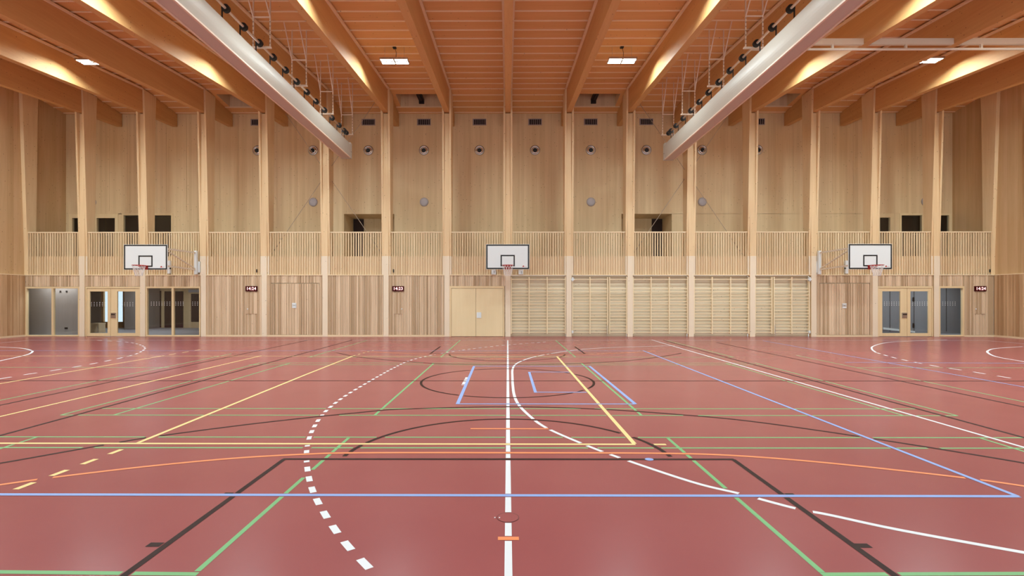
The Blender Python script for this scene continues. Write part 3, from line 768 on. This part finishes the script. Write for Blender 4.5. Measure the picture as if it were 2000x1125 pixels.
# ---------------------------------------------------------------- LED panels
def led_panel():
    t = thing('ceiling_light', '', 'ceiling light', (0, 0, 0), 'LED panel lights')
    m = MB(); W_, D_ = .50, .20
    m.box(-W_, W_, -D_, D_, .012, .05)
    for xx in (-W_, -.03, W_-.03): m.box(xx, xx+.03 if xx != -.03 else .03, -D_, D_, -.008, .012)
    for yy in (-D_, -.035, D_-.025): m.box(-W_, W_, yy, yy+.025 if yy != -.035 else .035, -.016, .012)
    m.build('frame', M['steel'], t)
    for x0, x1 in ((-W_+.03, -.03), (.03, W_-.03)):
        for y0, y1 in ((-D_+.025, -.035), (.035, D_-.025)):
            MB().quad((x0, y0, .008), (x0, y1, .008), (x1, y1, .008), (x1, y0, .008)).build('diffuser', M['led'], t, fix=False)
    for xx in (-.35, .35): MB().tube((xx, .0, .05), (xx, .0, .52), .004, 6).build('suspension_wire', M['steel'], t)
    MB().tube((.04, .0, .05), (.06, .02, .3), .008, 6).tube((.06, .02, .3), (0, 0, .52), .008, 6).build('cable', M['black'], t)
    MB().box(-.06, .06, -.06, .06, .46, .55).build('junction_box', M['black'], t, bevel=.005)
    return t
lp = led_panel(); first = True
PT = {(-2, 0): 'left of the centre beam', (1, 0): 'right of the centre beam', (-6, 0): 'on the far left, below a sloping beam', (5, 0): 'on the far right, below a thin rail',
      (-4, 0): 'hidden behind the left curtain housing', (3, 0): 'hidden behind the right curtain housing'}
for k in (-8, -6, -4, -2, 1, 3, 5, 7):
    for r, y in enumerate((18.04, 12.93, 7.85)):
        o = lp if first else copy_tree(lp); first = False
        o.location = (colx(k)+S/2, y, ceil_z(y)-.53)
        o['label'] = 'glowing LED panel light '+PT[(k, r)] if (k, r) in PT else 'LED panel light hung between roof beams out of view'

# ---------------------------------------------------------------- curtain housings, winding shafts, hangers
YE = 21.5
def housing(sgn, label):
    pts = {'ti': (684.5, 280), 'bi': (682.5, 306), 'bo': (666, 305.5)} if sgn < 0 else {'ti': (1297.5, 281), 'bi': (1300.6, 309.6), 'bo': (1322, 300)}
    xi, zt = at(*pts['ti'], YE); xb, zb = at(*pts['bi'], YE)
    xi = (xi+xb)/2; W_ = .39*(-sgn); xo = xi-W_
    t = thing('curtain_housing', label, 'curtain housing', ((xi+xo)/2, YE, zb), 'dividing curtain housings')
    lo, hi = min(xi, xo), max(xi, xo)
    prof = []                                                # closed outline in (x, z): bulged inner face
    h = zt-zb
    for q in range(9):
        u = q/8; bulge = .045*math.sin(math.pi*u); prof.append((xi+(-sgn)*bulge*1.0, zb+.02+u*(h-.02)))
    prof += [(xi-(-sgn)*.10, zt+.06), (xo+(-sgn)*.10, zt+.06)]
    for q in range(9):
        u = 1-q/8; bulge = .045*math.sin(math.pi*u); prof.append((xo-(-sgn)*bulge, zb+.02+u*(h-.02)))
    MB().prism([(x_, z_) for x_, z_ in prof], YN+.1, YE, 'y').build('housing_skin', M['housing'], t, smooth=False)
    MB().box(lo+.02, hi-.02, YN+.1, YE-.01, zb-.035, zb+.03).build('ribbed_underside', M['ribbed'], t)
    m = MB(); m.box(xi-.025, xi+.025, YN+.1, YE, zb-.05, zb-.005); m.box(xo-.025, xo+.025, YN+.1, YE, zb-.05, zb-.005); m.build('edge_strip', M['pinkpaint'], t)
    m = MB(); m.box(lo-.02, hi+.02, YE, YE+.22, zb-.04, zt+.05); ep = m.build('end_plate', M['housing'], t, bevel=.01)
    xf = xi+(-sgn)*.021
    MB().box(min(xf, xf-(-sgn)*.005), max(xf, xf-(-sgn)*.005), YE+.06, YE+.14, zb+.22, zb+.25).build('slot', M['black'], ep)
    MB().box(lo+.008, hi-.008, YN+.12, YE-.005, zb-.006, zb+.022).build('seam', M['ventdark'], t)
    # shaft above
    zs = zt+.50; xs = (xi+xo)/2
    sh = thing('winding_shaft', 'winding shaft with black drums above the %s curtain housing' % ('left' if sgn < 0 else 'right'), 'winding shaft', (xs, YE, zs), 'curtain winding shafts')
    MB().tube((xs, YN+.1, zs), (xs, YE+.12, zs), .032, 14).build('tube', M['pinkpaint'], sh, smooth=True)
    ys_ = [21.62, 21.33]+[20.70-.835*q for q in range(25)]
    for y in ys_:
        if y < YN+.4: continue
        dr = MB().lathe([(.035, -.045), (.098, -.045), (.098, .045), (.035, .045)], (xs, y, zs), 'y', 24).build('winding_drum', M['black'], sh)
        xq = xs+(-sgn)*(-.095)
        MB().box(xq-.004, xq+.004, y-.03, y+.03, zt+.075, zs).build('strap', M['black'], dr)
    # hangers
    n = 0
    for y in (21.62, 19.18, 16.62, 14.07, 11.55, 8.55, 6.1, 3.55, 1.1):
        n += 1; ZCb = 9.67+.02
        word = ['nearest the far wall', 'second from the far wall', 'third from the far wall', 'fourth from the far wall', 'at the top edge of the photo'][n-1] if n < 6 else None
        lab = ('white hanger frame of the %s curtain shaft, ' % ('left' if sgn < 0 else 'right')+word) if word else 'white curtain hanger frame out of view overhead'
        hg = thing('hanger_frame', lab, 'hanger frame', (xs, y, zs), 'curtain hanger frames')
        zc_ = ceil_z(y); yb = y+.09; z_cross = min(ZCb, zc_-.35)
        for sx in (-.24, .24):
            lg = MB().bar((xs+sx, yb, zs-.02), (xs+sx, yb, zc_), .032, .032).build('leg', M['pinkpaint'], hg)
            MB().box(xs+sx-.014, xs+sx+.014, yb-.019, yb-.0155, zs+.03, z_cross-.05).build('perforated_strip', M['perf'], lg)
            MB().bar((xs+sx, yb, z_cross), (xs+sx, yb-.62, ceil_z(yb-.62)), .03, .03).build('slanted_stay', M['pinkpaint'], hg)
        MB().bar((xs-.24, yb, z_cross), (xs+.24, yb, z_cross), .03, .03).build('crossbar', M['pinkpaint'], hg)
        MB().box(xs-.30, xs+.27, yb-.035, yb+.035, zs-.075, zs-.036).build('bearing_bar', M['pinkpaint'], hg)
housing(-1, 'long pale housing of the left dividing curtain')
housing(1, 'long pale housing of the right dividing curtain')

# ---------------------------------------------------------------- rail below the beams on the right
YRl = 15.30
t = thing('ceiling_rail', 'pale rail with short posts under the right roof beams', 'ceiling rail', (14.5, YRl, 9.3))
xa = at(1467, 97, YRl)[0]; zt_ = at(1800, 97, YRl)[1]
MB().tube((xa, YRl-.03, zt_), (XRu-.05, YRl-.03, zt_), .035, 12).build('tube', M['cream'], t, smooth=True)
for i in range(3, 8):
    x0 = colx(i)+.1175 if i > 2 else xa; x1 = colx(i+1)-.1175 if i < 7 else XRu
    z0, z1 = at(1800, 87.5, YRl)[1], at(1800, 76, YRl)[1]
    if i == 2: continue
    MB().box(x0, x1, YRl-.05, YRl+.05, z0, z1).build('channel', M['cream'], t, bevel=.006)
for px in (1480, 1625, 1768, 1915):
    xx = at(px, 90, YRl)[0]; MB().box(xx-.03, xx+.03, YRl-.05, YRl+.01, zt_, at(1800, 87, YRl)[1]).build('post', M['cream'], t)

# ---------------------------------------------------------------- steel cross bracing behind two columns
for nm, pts in (('left', (((528, 500), (737, 193)), ((747, 497), (558, 222)))), ('right', (((1452, 500), (1243, 193)), ((1236, 497), (1424, 222))))):
    q = pts[0]; c0 = at((q[0][0]+q[1][0])/2, 350, 22.68)
    t = thing('cross_brace', 'thin steel cross bracing behind the column near the %s curtain end' % nm, 'cross brace', (c0[0], 22.68, 3.6), 'steel cross bracing')
    for n_, (p, e) in enumerate(pts):
        a, b_ = at(*p, 22.66+.06*n_), at(*e, 22.66+.06*n_); y = 22.66+.06*n_
        rod = MB().tube((a[0], y, a[1]), (b_[0], y, b_[1]), .011, 8).build('rod', M['brace'], t)
        A, B = Vector((a[0], y, a[1])), Vector((b_[0], y, b_[1]))
        MB().tube(A+(B-A)*.03, A+(B-A)*.09, .022, 8).build('turnbuckle', M['brace'], rod)

# ---------------------------------------------------------------- lobbies behind the glass
def room(name, x0, x1, y1, wallmat, label, z1=2.70, gaps=()):
    y0 = YW+.3; m = MB()
    m.box(x0-.1, x0, y0, y1+.1, 0, z1); m.box(x1, x1+.1, y0, y1+.1, 0, z1); x = x0
    for a, e in gaps:
        m.box(x, a, y1, y1+.1, 0, z1); m.box(a, e, y1, y1+.1, 2.25, z1); x = e
    m.box(x, x1, y1, y1+.1, 0, z1); m.box(x0-.1, x1+.1, y0-.22, y1+.1, z1, z1+.1)
    if x0 < XLu-.25: m.box(x0-.1, XLu-.25, y0-.1, y0, 0, z1)
    if x1 > XRu+.25: m.box(XRu+.25, x1+.1, y0-.1, y0, 0, z1)
    o = struct(name, m, M[wallmat], label=label)
    MB().box(x0-.1, x1+.1, y0-.0, y1+.1, -.1, .0).build('lobby_floor', M['greyfloor'], o)
    return o
xl3 = colx(-5)
YL = 29.0
gp = (at(199, 600, YL)[0], at(245, 600, YL)[0])
r2 = room('wall_lobby_left', -33.0, -13.0, YL, 'panel', 'lobby behind the glass on the left', gaps=(gp,))
cs = MB(); cs.box(at(20, 600, 23.5)[0], at(157, 600, 23.5)[0], 23.5, 23.62, 0, 2.7)
cw = struct('wall_store', cs, M['concrete'], label='bare concrete wall behind the corner window')
cs = MB(); cs.box(at(160, 600, YL)[0], at(199, 600, YL)[0], YL-.06, YL, 0, 2.7); cs.box(at(243, 600, 27.5)[0], at(276, 600, 27.5)[0], 27.5, YL, 0, 2.7)
struct('wall_lobby_concrete', cs, M['concrete'], label='concrete wall of the left lobby')
for px, py, w_, h_, lab in ((118.3, 569.3, .03, .04, 'left one of two black wall outlets high on the concrete wall'), (130.3, 569.3, .035, .04, 'right one of two black wall outlets high on the concrete wall'), (129.5, 641, .07, .04, 'black wall outlet low on the concrete wall')):
    xx, zz = at(px, py, 23.5); single(MB().box(xx-w_, xx+w_, 23.48, 23.5, zz-h_, zz+h_), 'wall_outlet', M['black'], lab, 'outlet', 'outlets in the concrete room')
m = MB()
w0, w1 = gp
m.box(w0, w0+.12, YL-.05, YL+.08, .0, 2.25); m.box(w1-.12, w1, YL-.05, YL+.08, 0, 2.25); m.box(w0, w1, YL-.05, YL+.08, 0, .35); m.box(w0, w1, YL-.05, YL+.08, 2.15, 2.25); m.box((w0+w1)/2-.1, (w0+w1)/2+.1, YL-.05, YL+.08, .35, 2.15)
wr = struct('window_4', m, M['beam'], label='daylit window at the end of the left lobby')
MB().box(w0+.1, w1-.1, YL, YL+.01, .35, 2.15).build('pane', M['glass'], wr)
xb0, xb1 = at(181, 640, 25.0)[0], at(199, 640, 25.0)[0]
t = thing('bench', 'low pale bench inside the left lobby', 'bench', ((xb0+xb1)/2, 25, 0))
MB().box(xb0, xb1, 24.8, 25.25, .42, .48).build('seat', M['trim'], t, bevel=.005)
for xx in (xb0+.03, xb1-.03): MB().box(xx-.025, xx+.025, 24.82, 25.23, 0, .42).build('leg', M['trim'], t)
for n_, (p0, p1, top) in enumerate(((293.5, 315, 568), (322, 336, 569), (339, 358, 569), (374, 389, 574))):
    a, z1 = at(p0, top, YL); e, _ = at(p1, top, YL); zb_ = .02 if n_ < 3 else .35
    MB().box(a, e, YL-.04, YL, zb_, z1).build('dark_doorway', M['dark'], r2)
a, z1 = at(369, 565.5, YL-.05); e, z0 = at(391, 571, YL-.05); MB().box(a, e, YL-.1, YL-.04, z0, z1).build('transom', M['greyfloor'], r2)
r4 = room('wall_lobby_right', colx(6)-.6, 25.5, 24.5, 'greywall', 'grey panelled lobby behind the right glazed doors')
m = MB()
for px in (1738, 1785, 1848):
    xx = at(px, 600, 24.5)[0]; m.box(xx-.008, xx+.008, 24.485, 24.502, .1, 2.6)
m.build('panel_joint', M['black'], r4)
xa, xb = at(1724, 640, 24.48)[0], at(1786, 640, 24.48)[0]
m = MB(); m.prism([(xa, .30), (xb, .12), (xb, .04), (xa, .20)], 24.44, 24.5, 'y'); m.build('sloping_skirting', M['white'], r4)
m = MB()
for z in (.28, 1.55, 2.15): xx = at(1785, 600, 24.45)[0]; m.box(xx-.03, xx+.01, 24.42, 24.49, z, z+.22)
m.build('hinge', M['black'], r4)
def added_lobby_light(x, y, label, w_=.5):  # unseen lamps added to brighten the rooms behind the glass
    t = thing('lobby_light', label, 'ceiling light', (x, y, 2.66), 'lobby ceiling lights')
    MB().box(-w_+x, w_+x, y-.15, y+.15, 2.66, 2.699).build('frame', M['white'], t)
    MB().quad((x-w_+.02, y-.13, 2.655), (x-w_+.02, y+.13, 2.655), (x+w_-.02, y+.13, 2.655), (x+w_-.02, y-.13, 2.655)).build('diffuser', M['lobbyled'], t, fix=False)
added_lobby_light(-21.0, 23.1, 'ceiling light by the concrete wall', .8)
added_lobby_light(-19.4, 26.4, 'ceiling light of the left lobby', .8)
added_lobby_light(-17.2, 25.0, 'ceiling light of the wood-lined lobby', .8)
added_lobby_light(colx(6)+1.4, 23.3, 'ceiling light behind the right glazed door', .8)
added_lobby_light(colx(7)+1.2, 23.3, 'ceiling light behind the narrow window', .8)

# ---------------------------------------------------------------- court lines
LINES = []   # [colour, width, world points, label, dash]
def line(col, pts, label, w=.05, dash=None, world=False, smooth=False):
    P_ = [tuple(p) for p in pts] if world else [fl(*p) for p in pts]
    if smooth and len(P_) > 2:
        Q = [P_[0]]+P_+[P_[-1]]; R_ = []
        for i in range(1, len(Q)-2):
            p0, p1, p2, p3 = (Vector(q) for q in Q[i-1:i+3])
            for s_ in range(6):
                u = s_/6; R_.append(tuple(.5*((2*p1)+(p2-p0)*u+(2*p0-5*p1+4*p2-p3)*u*u+(3*p1-p0-3*p2+p3)*u**3)))
        R_.append(P_[-1]); P_ = R_
    LINES.append([col, w, P_, label, dash])
def hor(col, y0, x0, x1, label, **k): line(col, [(x0, y0), (x1, y0)], label, **k)
YM = fl(990, 743.8)[1]                                        # middle of the cross court
def mir(pts): return [(x_, 2*YM-y_) for x_, y_ in pts]
# blue
line('blue', [(-30, 966), (1990, 969.8)], 'long blue line across the foreground')
line('blue', [(1987, 969.5), (1256, 685)], 'blue diagonal running away from the right foreground corner')
line('blue', [(-20, 685), (1256, 685.3)], 'thin blue line across the far part of the floor', w=.04)
line('blue', [(926, 715), (893.5, 789.5)], 'left side of the blue floorball rectangle', w=.06)
line('blue', [(926, 715.3), (1152, 715.5)], 'far side of the blue floorball rectangle')
line('blue', [(1151, 715), (1241, 789.5)], 'right side of the blue floorball rectangle', w=.06)
line('blue', [(893.5, 789), (1241, 789.3)], 'near side of the blue floorball rectangle')
line('blue', [(1033.5, 726.5), (1046, 767)], 'left side of the small blue rectangle', w=.055)
line('blue', [(1033.5, 726.8), (1112, 727)], 'far side of the small blue rectangle')
line('blue', [(1048, 766), (1146, 766.3)], 'near side of the small blue rectangle')
line('blue', [(1490, 665.5), (2040, 763)], 'far right blue diagonal', w=.04)
line('blue', [(1650, 708), (2040, 709.8)], 'short blue line at the right edge', w=.04)
# yellow
line('yellow', [(-30, 866), (1241, 868.2)], 'long yellow line across the middle foreground', w=.055)
line('yellow', [(1088, 696.5), (1239, 867)], 'yellow diagonal right of the centre line', w=.055)
line('yellow', [(270, 865), (598, 731.5), (688, 696)], 'yellow diagonal left of the centre line', w=.055)
line('yellow', [(690, 695), (733, 683.5)], 'short dashed end of the left yellow diagonal', dash=(.15, .2))
line('yellow', [(238, 878), (20, 960)], 'thick yellow dashes in the left foreground', dash=(.17, .17), w=.06)
line('yellow', [(1277, 868.3), (1301, 868.4)], 'short yellow tick right of the yellow corner', w=.055)
line('yellow', [(-20, 818.5), (510, 695)], 'yellow line from the left edge into the distance', w=.05)
line('yellow', [(-20, 695.3), (1110, 695.8)], 'thin yellow line across the far floor', w=.04)
line('yellow', [(-20, 753), (320, 694.8)], 'far left yellow line', w=.05)
line('yellow', [(330, 693), (392, 683)], 'dashed end of the far left yellow line', dash=(.3, .3), w=.05)
# orange
OR = [(-40, 953), (75, 936.5), (101.5, 933), (280, 912), (455, 895.5), (595, 887.5), (700, 884.7), (993, 884.6), (1315, 886), (1475, 892.7), (1650, 907.8), (1895, 935), (2040, 956)]
line('orange', OR, 'near orange arc across the foreground', smooth=True)
line('orange', mir([fl(*p) for p in OR]), 'far orange arc near the back wall', world=True, smooth=True)
line('orange', [(919, 837.6), (1071, 837.8)], 'short orange line across the centre line')
line('orange', [(972.5, 1052), (1013.5, 1052)], 'short orange bar across the white centre line in front', w=.05)
line('orange', mir([fl(919, 837.6), fl(1071, 837.8)]), 'short orange line in the distance', world=True)
# brown
KL, KR = [(555, 897), (225, 1137)], [(1432, 897.6), (1766, 1137)]
arcc = (fl(990.5, 897)[0]+.0, fl(990, 897)[1])
def arc(c_, r_, a0, a1, n=40): return [(c_[0]+r_*math.cos(math.radians(a0+(a1-a0)*i/n)), c_[1]+r_*math.sin(math.radians(a0+(a1-a0)*i/n))) for i in range(n+1)]
TP = [(-40, 910), (0, 905), (198, 870), (308, 852), (518, 825), (700, 806), (790, 799), (993, 794.5), (1175, 799.5), (1350, 811.7), (1475, 824), (1685, 853.7), (1965, 898.5), (2040, 914)]
for far in (0, 1):
    T = mir if far else (lambda p: list(p)); nm = 'far' if far else 'near'
    line('brown', T([fl(552, 896.8), fl(1434, 897.4)]), nm+' dark free-throw line', world=True)
    line('brown', T([fl(*p) for p in KL]), nm+' left side of the dark key', world=True)
    line('brown', T([fl(*p) for p in KR]), nm+' right side of the dark key', world=True)
    line('brown', T(arc(arcc, 1.775, 3, 177)), nm+' dark free-throw arc', world=True)
    line('brown', T([fl(*p) for p in TP]), nm+' wide dark three-point arc', world=True, smooth=True)
line('brown', [(-20, 743.6), (2020, 744.3)], 'thin dark line across the middle of the floor')
line('brown', arc((fl(991, 743.8)[0], YM), 1.775, 0, 360, 72), 'dark centre circle', world=True)
line('brown', [(-30, 859), (688, 664.2)], 'left dark side line running into the distance')
line('brown', [(2040, 865.5), (1296, 664.8)], 'right dark side line running into the distance')
line('brown', [(-30, 798), (600, 664.8)], 'far left dark diagonal')
line('brown', [(2030, 801.3), (1400, 669)], 'far right dark diagonal')
for p, e, lb in (((289, 1064), (316, 1064), 'left front'), ((438, 964), (455, 964), 'left rear'), ((1672, 1066), (1699, 1066), 'right front'), ((1534, 965.5), (1551, 965.5), 'right rear')):
    line('brown', [p, e], lb+' dark tick beside the key', w=.06 if 'front' in lb else .04)
# white
line('white', [(991.7, 664.5), (993, 1130)], 'thick white centre line running away from the camera')
WA = [(1318.6, 675.3), (1270, 676.5), (1189, 679), (1129.6, 683), (1075.6, 690.8), (1040, 698), (1018, 705.5), (1006, 712.5), (1001, 722), (1000.8, 735), (1001.5, 752), (1004.5, 772.5), (1014, 791.8), (1036.8, 814.5), (1066.5, 835.5), (1133, 865), (1206.5, 893), (1350, 941), (1447, 965), (1552, 992.8), (1620, 1006), (1755, 1035), (2000, 1079.5), (2060, 1089)]
line('white', WA, 'solid white goal-area arc right of the centre line', smooth=True)
WD = [(1066, 668), (999, 673), (931.5, 680), (877.5, 688), (837, 695), (799, 704.8), (767, 719.7), (742.5, 733), (715.5, 748.5), (687.8, 764.8), (667.8, 777.8), (648, 792.8), (630.7, 809), (616, 829.6), (604.8, 853), (599, 880), (600, 913), (609, 953.6), (632.5, 1001), (673.8, 1060), (735.8, 1125), (750, 1140)]
line('white', WD, 'dashed white arc left of the centre line', smooth=True, dash=(.15, .15), w=.055)
line('white', [(1273, 664), (2040, 885.5)], 'solid white line running to the right edge')
line('white', [(57, 664.6), (1924, 665)], 'thin white line along the far wall', w=.04)
line('white', [(-30, 673), (57, 664.6)], 'short white line by the left corner', w=.04)
line('white', [(1924, 665), (2030, 674)], 'short white line by the right corner', w=.04)
line('white', [(1997, 677), (1946, 680.5), (1931, 684.3), (1929.5, 689), (1946, 696.7), (1992, 705), (2030, 711)], 'solid white goal arc at the right edge', smooth=True, w=.06)
line('white', [(1850, 663.9), (1770, 666.5), (1730, 669.5), (1706, 676), (1703, 682), (1711, 688.6)], 'solid start of the dashed arc on the right', smooth=True, w=.055)
line('white', [(1713, 689.2), (1743.5, 698), (1784, 707), (1838, 717), (1892, 725), (1946, 734), (1989, 741), (2030, 747)], 'dashed white arc on the far right', smooth=True, dash=(.3, .3), w=.055)
line('white', [(-30, 677), (0, 677.8), (40.5, 680), (60.8, 684.4), (62, 688.4), (48.6, 694), (0, 704.8), (-30, 710.5)], 'solid white goal arc at the left edge', smooth=True, w=.06)
line('white', [(190, 665), (243, 667.8), (270, 672.4), (283, 679), (277, 686), (259, 693.5), (216, 703.5), (162, 714), (108, 723), (54, 731), (0, 740), (-30, 745)], 'dashed white arc on the far left', smooth=True, dash=(.3, .3), w=.055)
line('white', [(912, 737), (904, 752)], 'short white double dash beside the blue rectangle', dash=(.25, .05), w=.06)
# green
line('green', [(-30, 1117), (386, 1121.5)], 'near green centre line on the left', w=.04)
line('green', [(1604, 1122), (2040, 1120.5)], 'near green centre line on the right', w=.04)
line('green', [(680.7, 855.5), (385.5, 1116)], 'left green short service line in front', w=.04)
line('green', [(1304.5, 856), (1605.5, 1118)], 'right green short service line in front', w=.04)
line('green', [(-30, 853.3), (2040, 855.2)], 'near green outer side line', w=.04)
line('green', [(-30, 874.3), (2040, 875.6)], 'near green inner side line', w=.04)
line('green', [(74.6, 853), (-30, 886)], 'green back line at the left edge', w=.04)
line('green', [(1914, 855.5), (2040, 894)], 'green back line at the right edge', w=.04)
line('green', [(119, 810.7), (1870, 812)], 'far court green outer side line', w=.04)
line('green', [(200, 797.8), (1795, 798.6)], 'far court green inner side line', w=.04)
line('green', [(505, 709), (1475, 709.3)], 'distant green outer side line', w=.04)
line('green', [(485, 712.6), (1480, 712.9)], 'distant green inner side line', w=.04)
line('green', [(848, 709), (732, 811)], 'far court left green service line', w=.04)
line('green', [(1135, 709), (1253, 811.5)], 'far court right green service line', w=.04)
line('green', [(119, 810.7), (507, 709)], 'far court outer left green back line', w=.04)
line('green', [(222, 810.7), (567, 709)], 'far court inner left green back line', w=.04)
line('green', [(1870, 812), (1475, 709)], 'far court outer right green back line', w=.04)
line('green', [(1765.5, 812), (1416, 709)], 'far court inner right green back line', w=.04)
line('green', [(899, 664.6), (861, 697.5)], 'distant left green service line', w=.04)
line('green', [(1085, 664.6), (1124, 697.5)], 'distant right green service line', w=.04)
line('green', [(1302, 664.6), (1432, 697.5)], 'distant right green back line', w=.04)
line('green', [(718, 664.6), (605, 697.5)], 'distant left green back line', w=.04)
line('green', [(600, 697.6), (1435, 697.8)], 'distant green side line', w=.04)
line('green', [(-30, 788), (452, 691)], 'green line from the left edge into the distance', w=.04)
line('green', [(2030, 791), (1555, 694)], 'green line from the right edge into the distance', w=.04)
line('green', [(-30, 717.4), (330, 717.8)], 'short green line on the far left', w=.04)
line('green', [(1671, 718), (2030, 718.3)], 'short green line on the far right', w=.04)

ORDER = ['blue', 'yellow', 'orange', 'brown', 'white', 'green']
LINES.sort(key=lambda l: ORDER.index(l[0]))
def cuts_for(n_):
    """arc-length intervals of line n_ that stay clear of lines painted over it"""
    col, w_, P_, _, _ = LINES[n_]; out = []; L_ = 0
    for i in range(len(P_)-1):
        x1, y1 = P_[i]; x2, y2 = P_[i+1]; dx, dy = x2-x1, y2-y1; ln = math.hypot(dx, dy)
        bx0, bx1, by0, by1 = min(x1, x2), max(x1, x2), min(y1, y2), max(y1, y2)
        for m_ in range(n_):
            if LINES[m_][0] == col: continue
            wm = LINES[m_][1]; Q = LINES[m_][2]
            for j in range(len(Q)-1):
                u1, v1 = Q[j]; u2, v2 = Q[j+1]
                if max(u1, u2) < bx0 or min(u1, u2) > bx1 or max(v1, v2) < by0 or min(v1, v2) > by1: continue
                ex, ey = u2-u1, v2-v1; den = dx*ey-dy*ex; le = math.hypot(ex, ey)
                if abs(den) < .2*ln*le: continue
                s_ = ((u1-x1)*ey-(v1-y1)*ex)/den; t_ = ((u1-x1)*dy-(v1-y1)*dx)/den
                if -.0005 <= s_ <= 1.0005 and -.0005 <= t_ <= 1.0005:
                    sn = abs(den)/(ln*le); cs = math.sqrt(max(0, 1-sn*sn))
                    h_ = min(.11, (wm/2+w_/2*cs+.012)/sn); out.append((L_+s_*ln-h_, L_+s_*ln+h_))
        L_ += ln
    return out, L_
DISC = fl(992, 1011)
for n_, (col, w_, P_, label, dash) in enumerate(LINES):
    rm, tot = cuts_for(n_)
    if label.startswith('thick white centre'):
        d0 = math.hypot(DISC[0]-P_[0][0], DISC[1]-P_[0][1]); rm.append((d0-.095, d0+.095))
    keep = []; pos = 0
    spans = [(0, tot)]
    if dash:
        spans = []; p = 0
        while p < tot: spans.append((p, min(p+dash[0], tot))); p += dash[0]+dash[1]
    for a, e in spans:
        segs = [(a, e)]
        for r0, r1 in rm:
            ns = []
            for s0, s1 in segs:
                if r1 <= s0 or r0 >= s1: ns.append((s0, s1)); continue
                if r0 > s0: ns.append((s0, r0))
                if r1 < s1: ns.append((r1, s1))
            segs = ns
        keep += [s_ for s_ in segs if s_[1]-s_[0] > .015]
    cum = [0]
    for i in range(len(P_)-1): cum.append(cum[-1]+math.hypot(P_[i+1][0]-P_[i][0], P_[i+1][1]-P_[i][1]))
    def pt(s_):
        for i in range(len(cum)-1):
            if s_ <= cum[i+1] or i == len(cum)-2:
                u = (s_-cum[i])/max(1e-9, cum[i+1]-cum[i]); return (P_[i][0]+(P_[i+1][0]-P_[i][0])*u, P_[i][1]+(P_[i+1][1]-P_[i][1])*u)
    m = MB(); zt_ = .0026-.00002*n_
    for a, e in keep:
        pts = [pt(a)]+[P_[i] for i in range(len(cum)) if a+1e-4 < cum[i] < e-1e-4]+[pt(e)]
        n0 = len(m.v)
        for i, p in enumerate(pts):
            if 0 < i < len(pts)-1: d = Vector((pts[i+1][0]-pts[i-1][0], pts[i+1][1]-pts[i-1][1]))
            elif i == 0: d = Vector((pts[1][0]-p[0], pts[1][1]-p[1]))
            else: d = Vector((p[0]-pts[i-1][0], p[1]-pts[i-1][1]))
            d.normalize(); nx, ny = -d.y*w_/2, d.x*w_/2
            m.v += [(p[0]+nx, p[1]+ny, zt_), (p[0]-nx, p[1]-ny, zt_)]
        for i in range(len(pts)-1):
            q = n0+2*i; m.f.append((q, q+1, q+3, q+2))
    if m.v:
        o = m.build(col+'_court_line', PAINT[col], floor, fix=False); o['label'] = label
bd = fl(1268, 897.5); m = MB().disc((bd[0], bd[1], .0028), .045, 24); o = m.build('blue_court_dot', PAINT['blue'], floor, fix=False); o['label'] = 'small blue dot on the dark free-throw line'
# floor socket cover on the centre line
t = thing('floor_socket', 'round flush floor socket cover on the white centre line', 'floor socket', (DISC[0], DISC[1], 0))
MB().disc((DISC[0], DISC[1], .0029), .083, 40).build('cover', M['floor'], t, fix=False)
m = MB(); n0 = 40
for i in range(n0):
    a0, a1 = 2*math.pi*i/n0, 2*math.pi*(i+1)/n0
    m.quad(*[(DISC[0]+r_*math.cos(q), DISC[1]+r_*math.sin(q), .0031) for r_, q in ((.083, a0), (.086, a0), (.086, a1), (.083, a1))])
m.build('groove', M['dark'], t, fix=False)
m = MB()
for px in (966.5, 975.5):
    c_ = fl(px, 1011.5); m.quad((c_[0]-.005, c_[1]-.008, .0033), (c_[0]+.005, c_[1]-.008, .0033), (c_[0]+.005, c_[1]+.008, .0033), (c_[0]-.005, c_[1]+.008, .0033))
m.build('mark', PAINT['white'], t, fix=False)
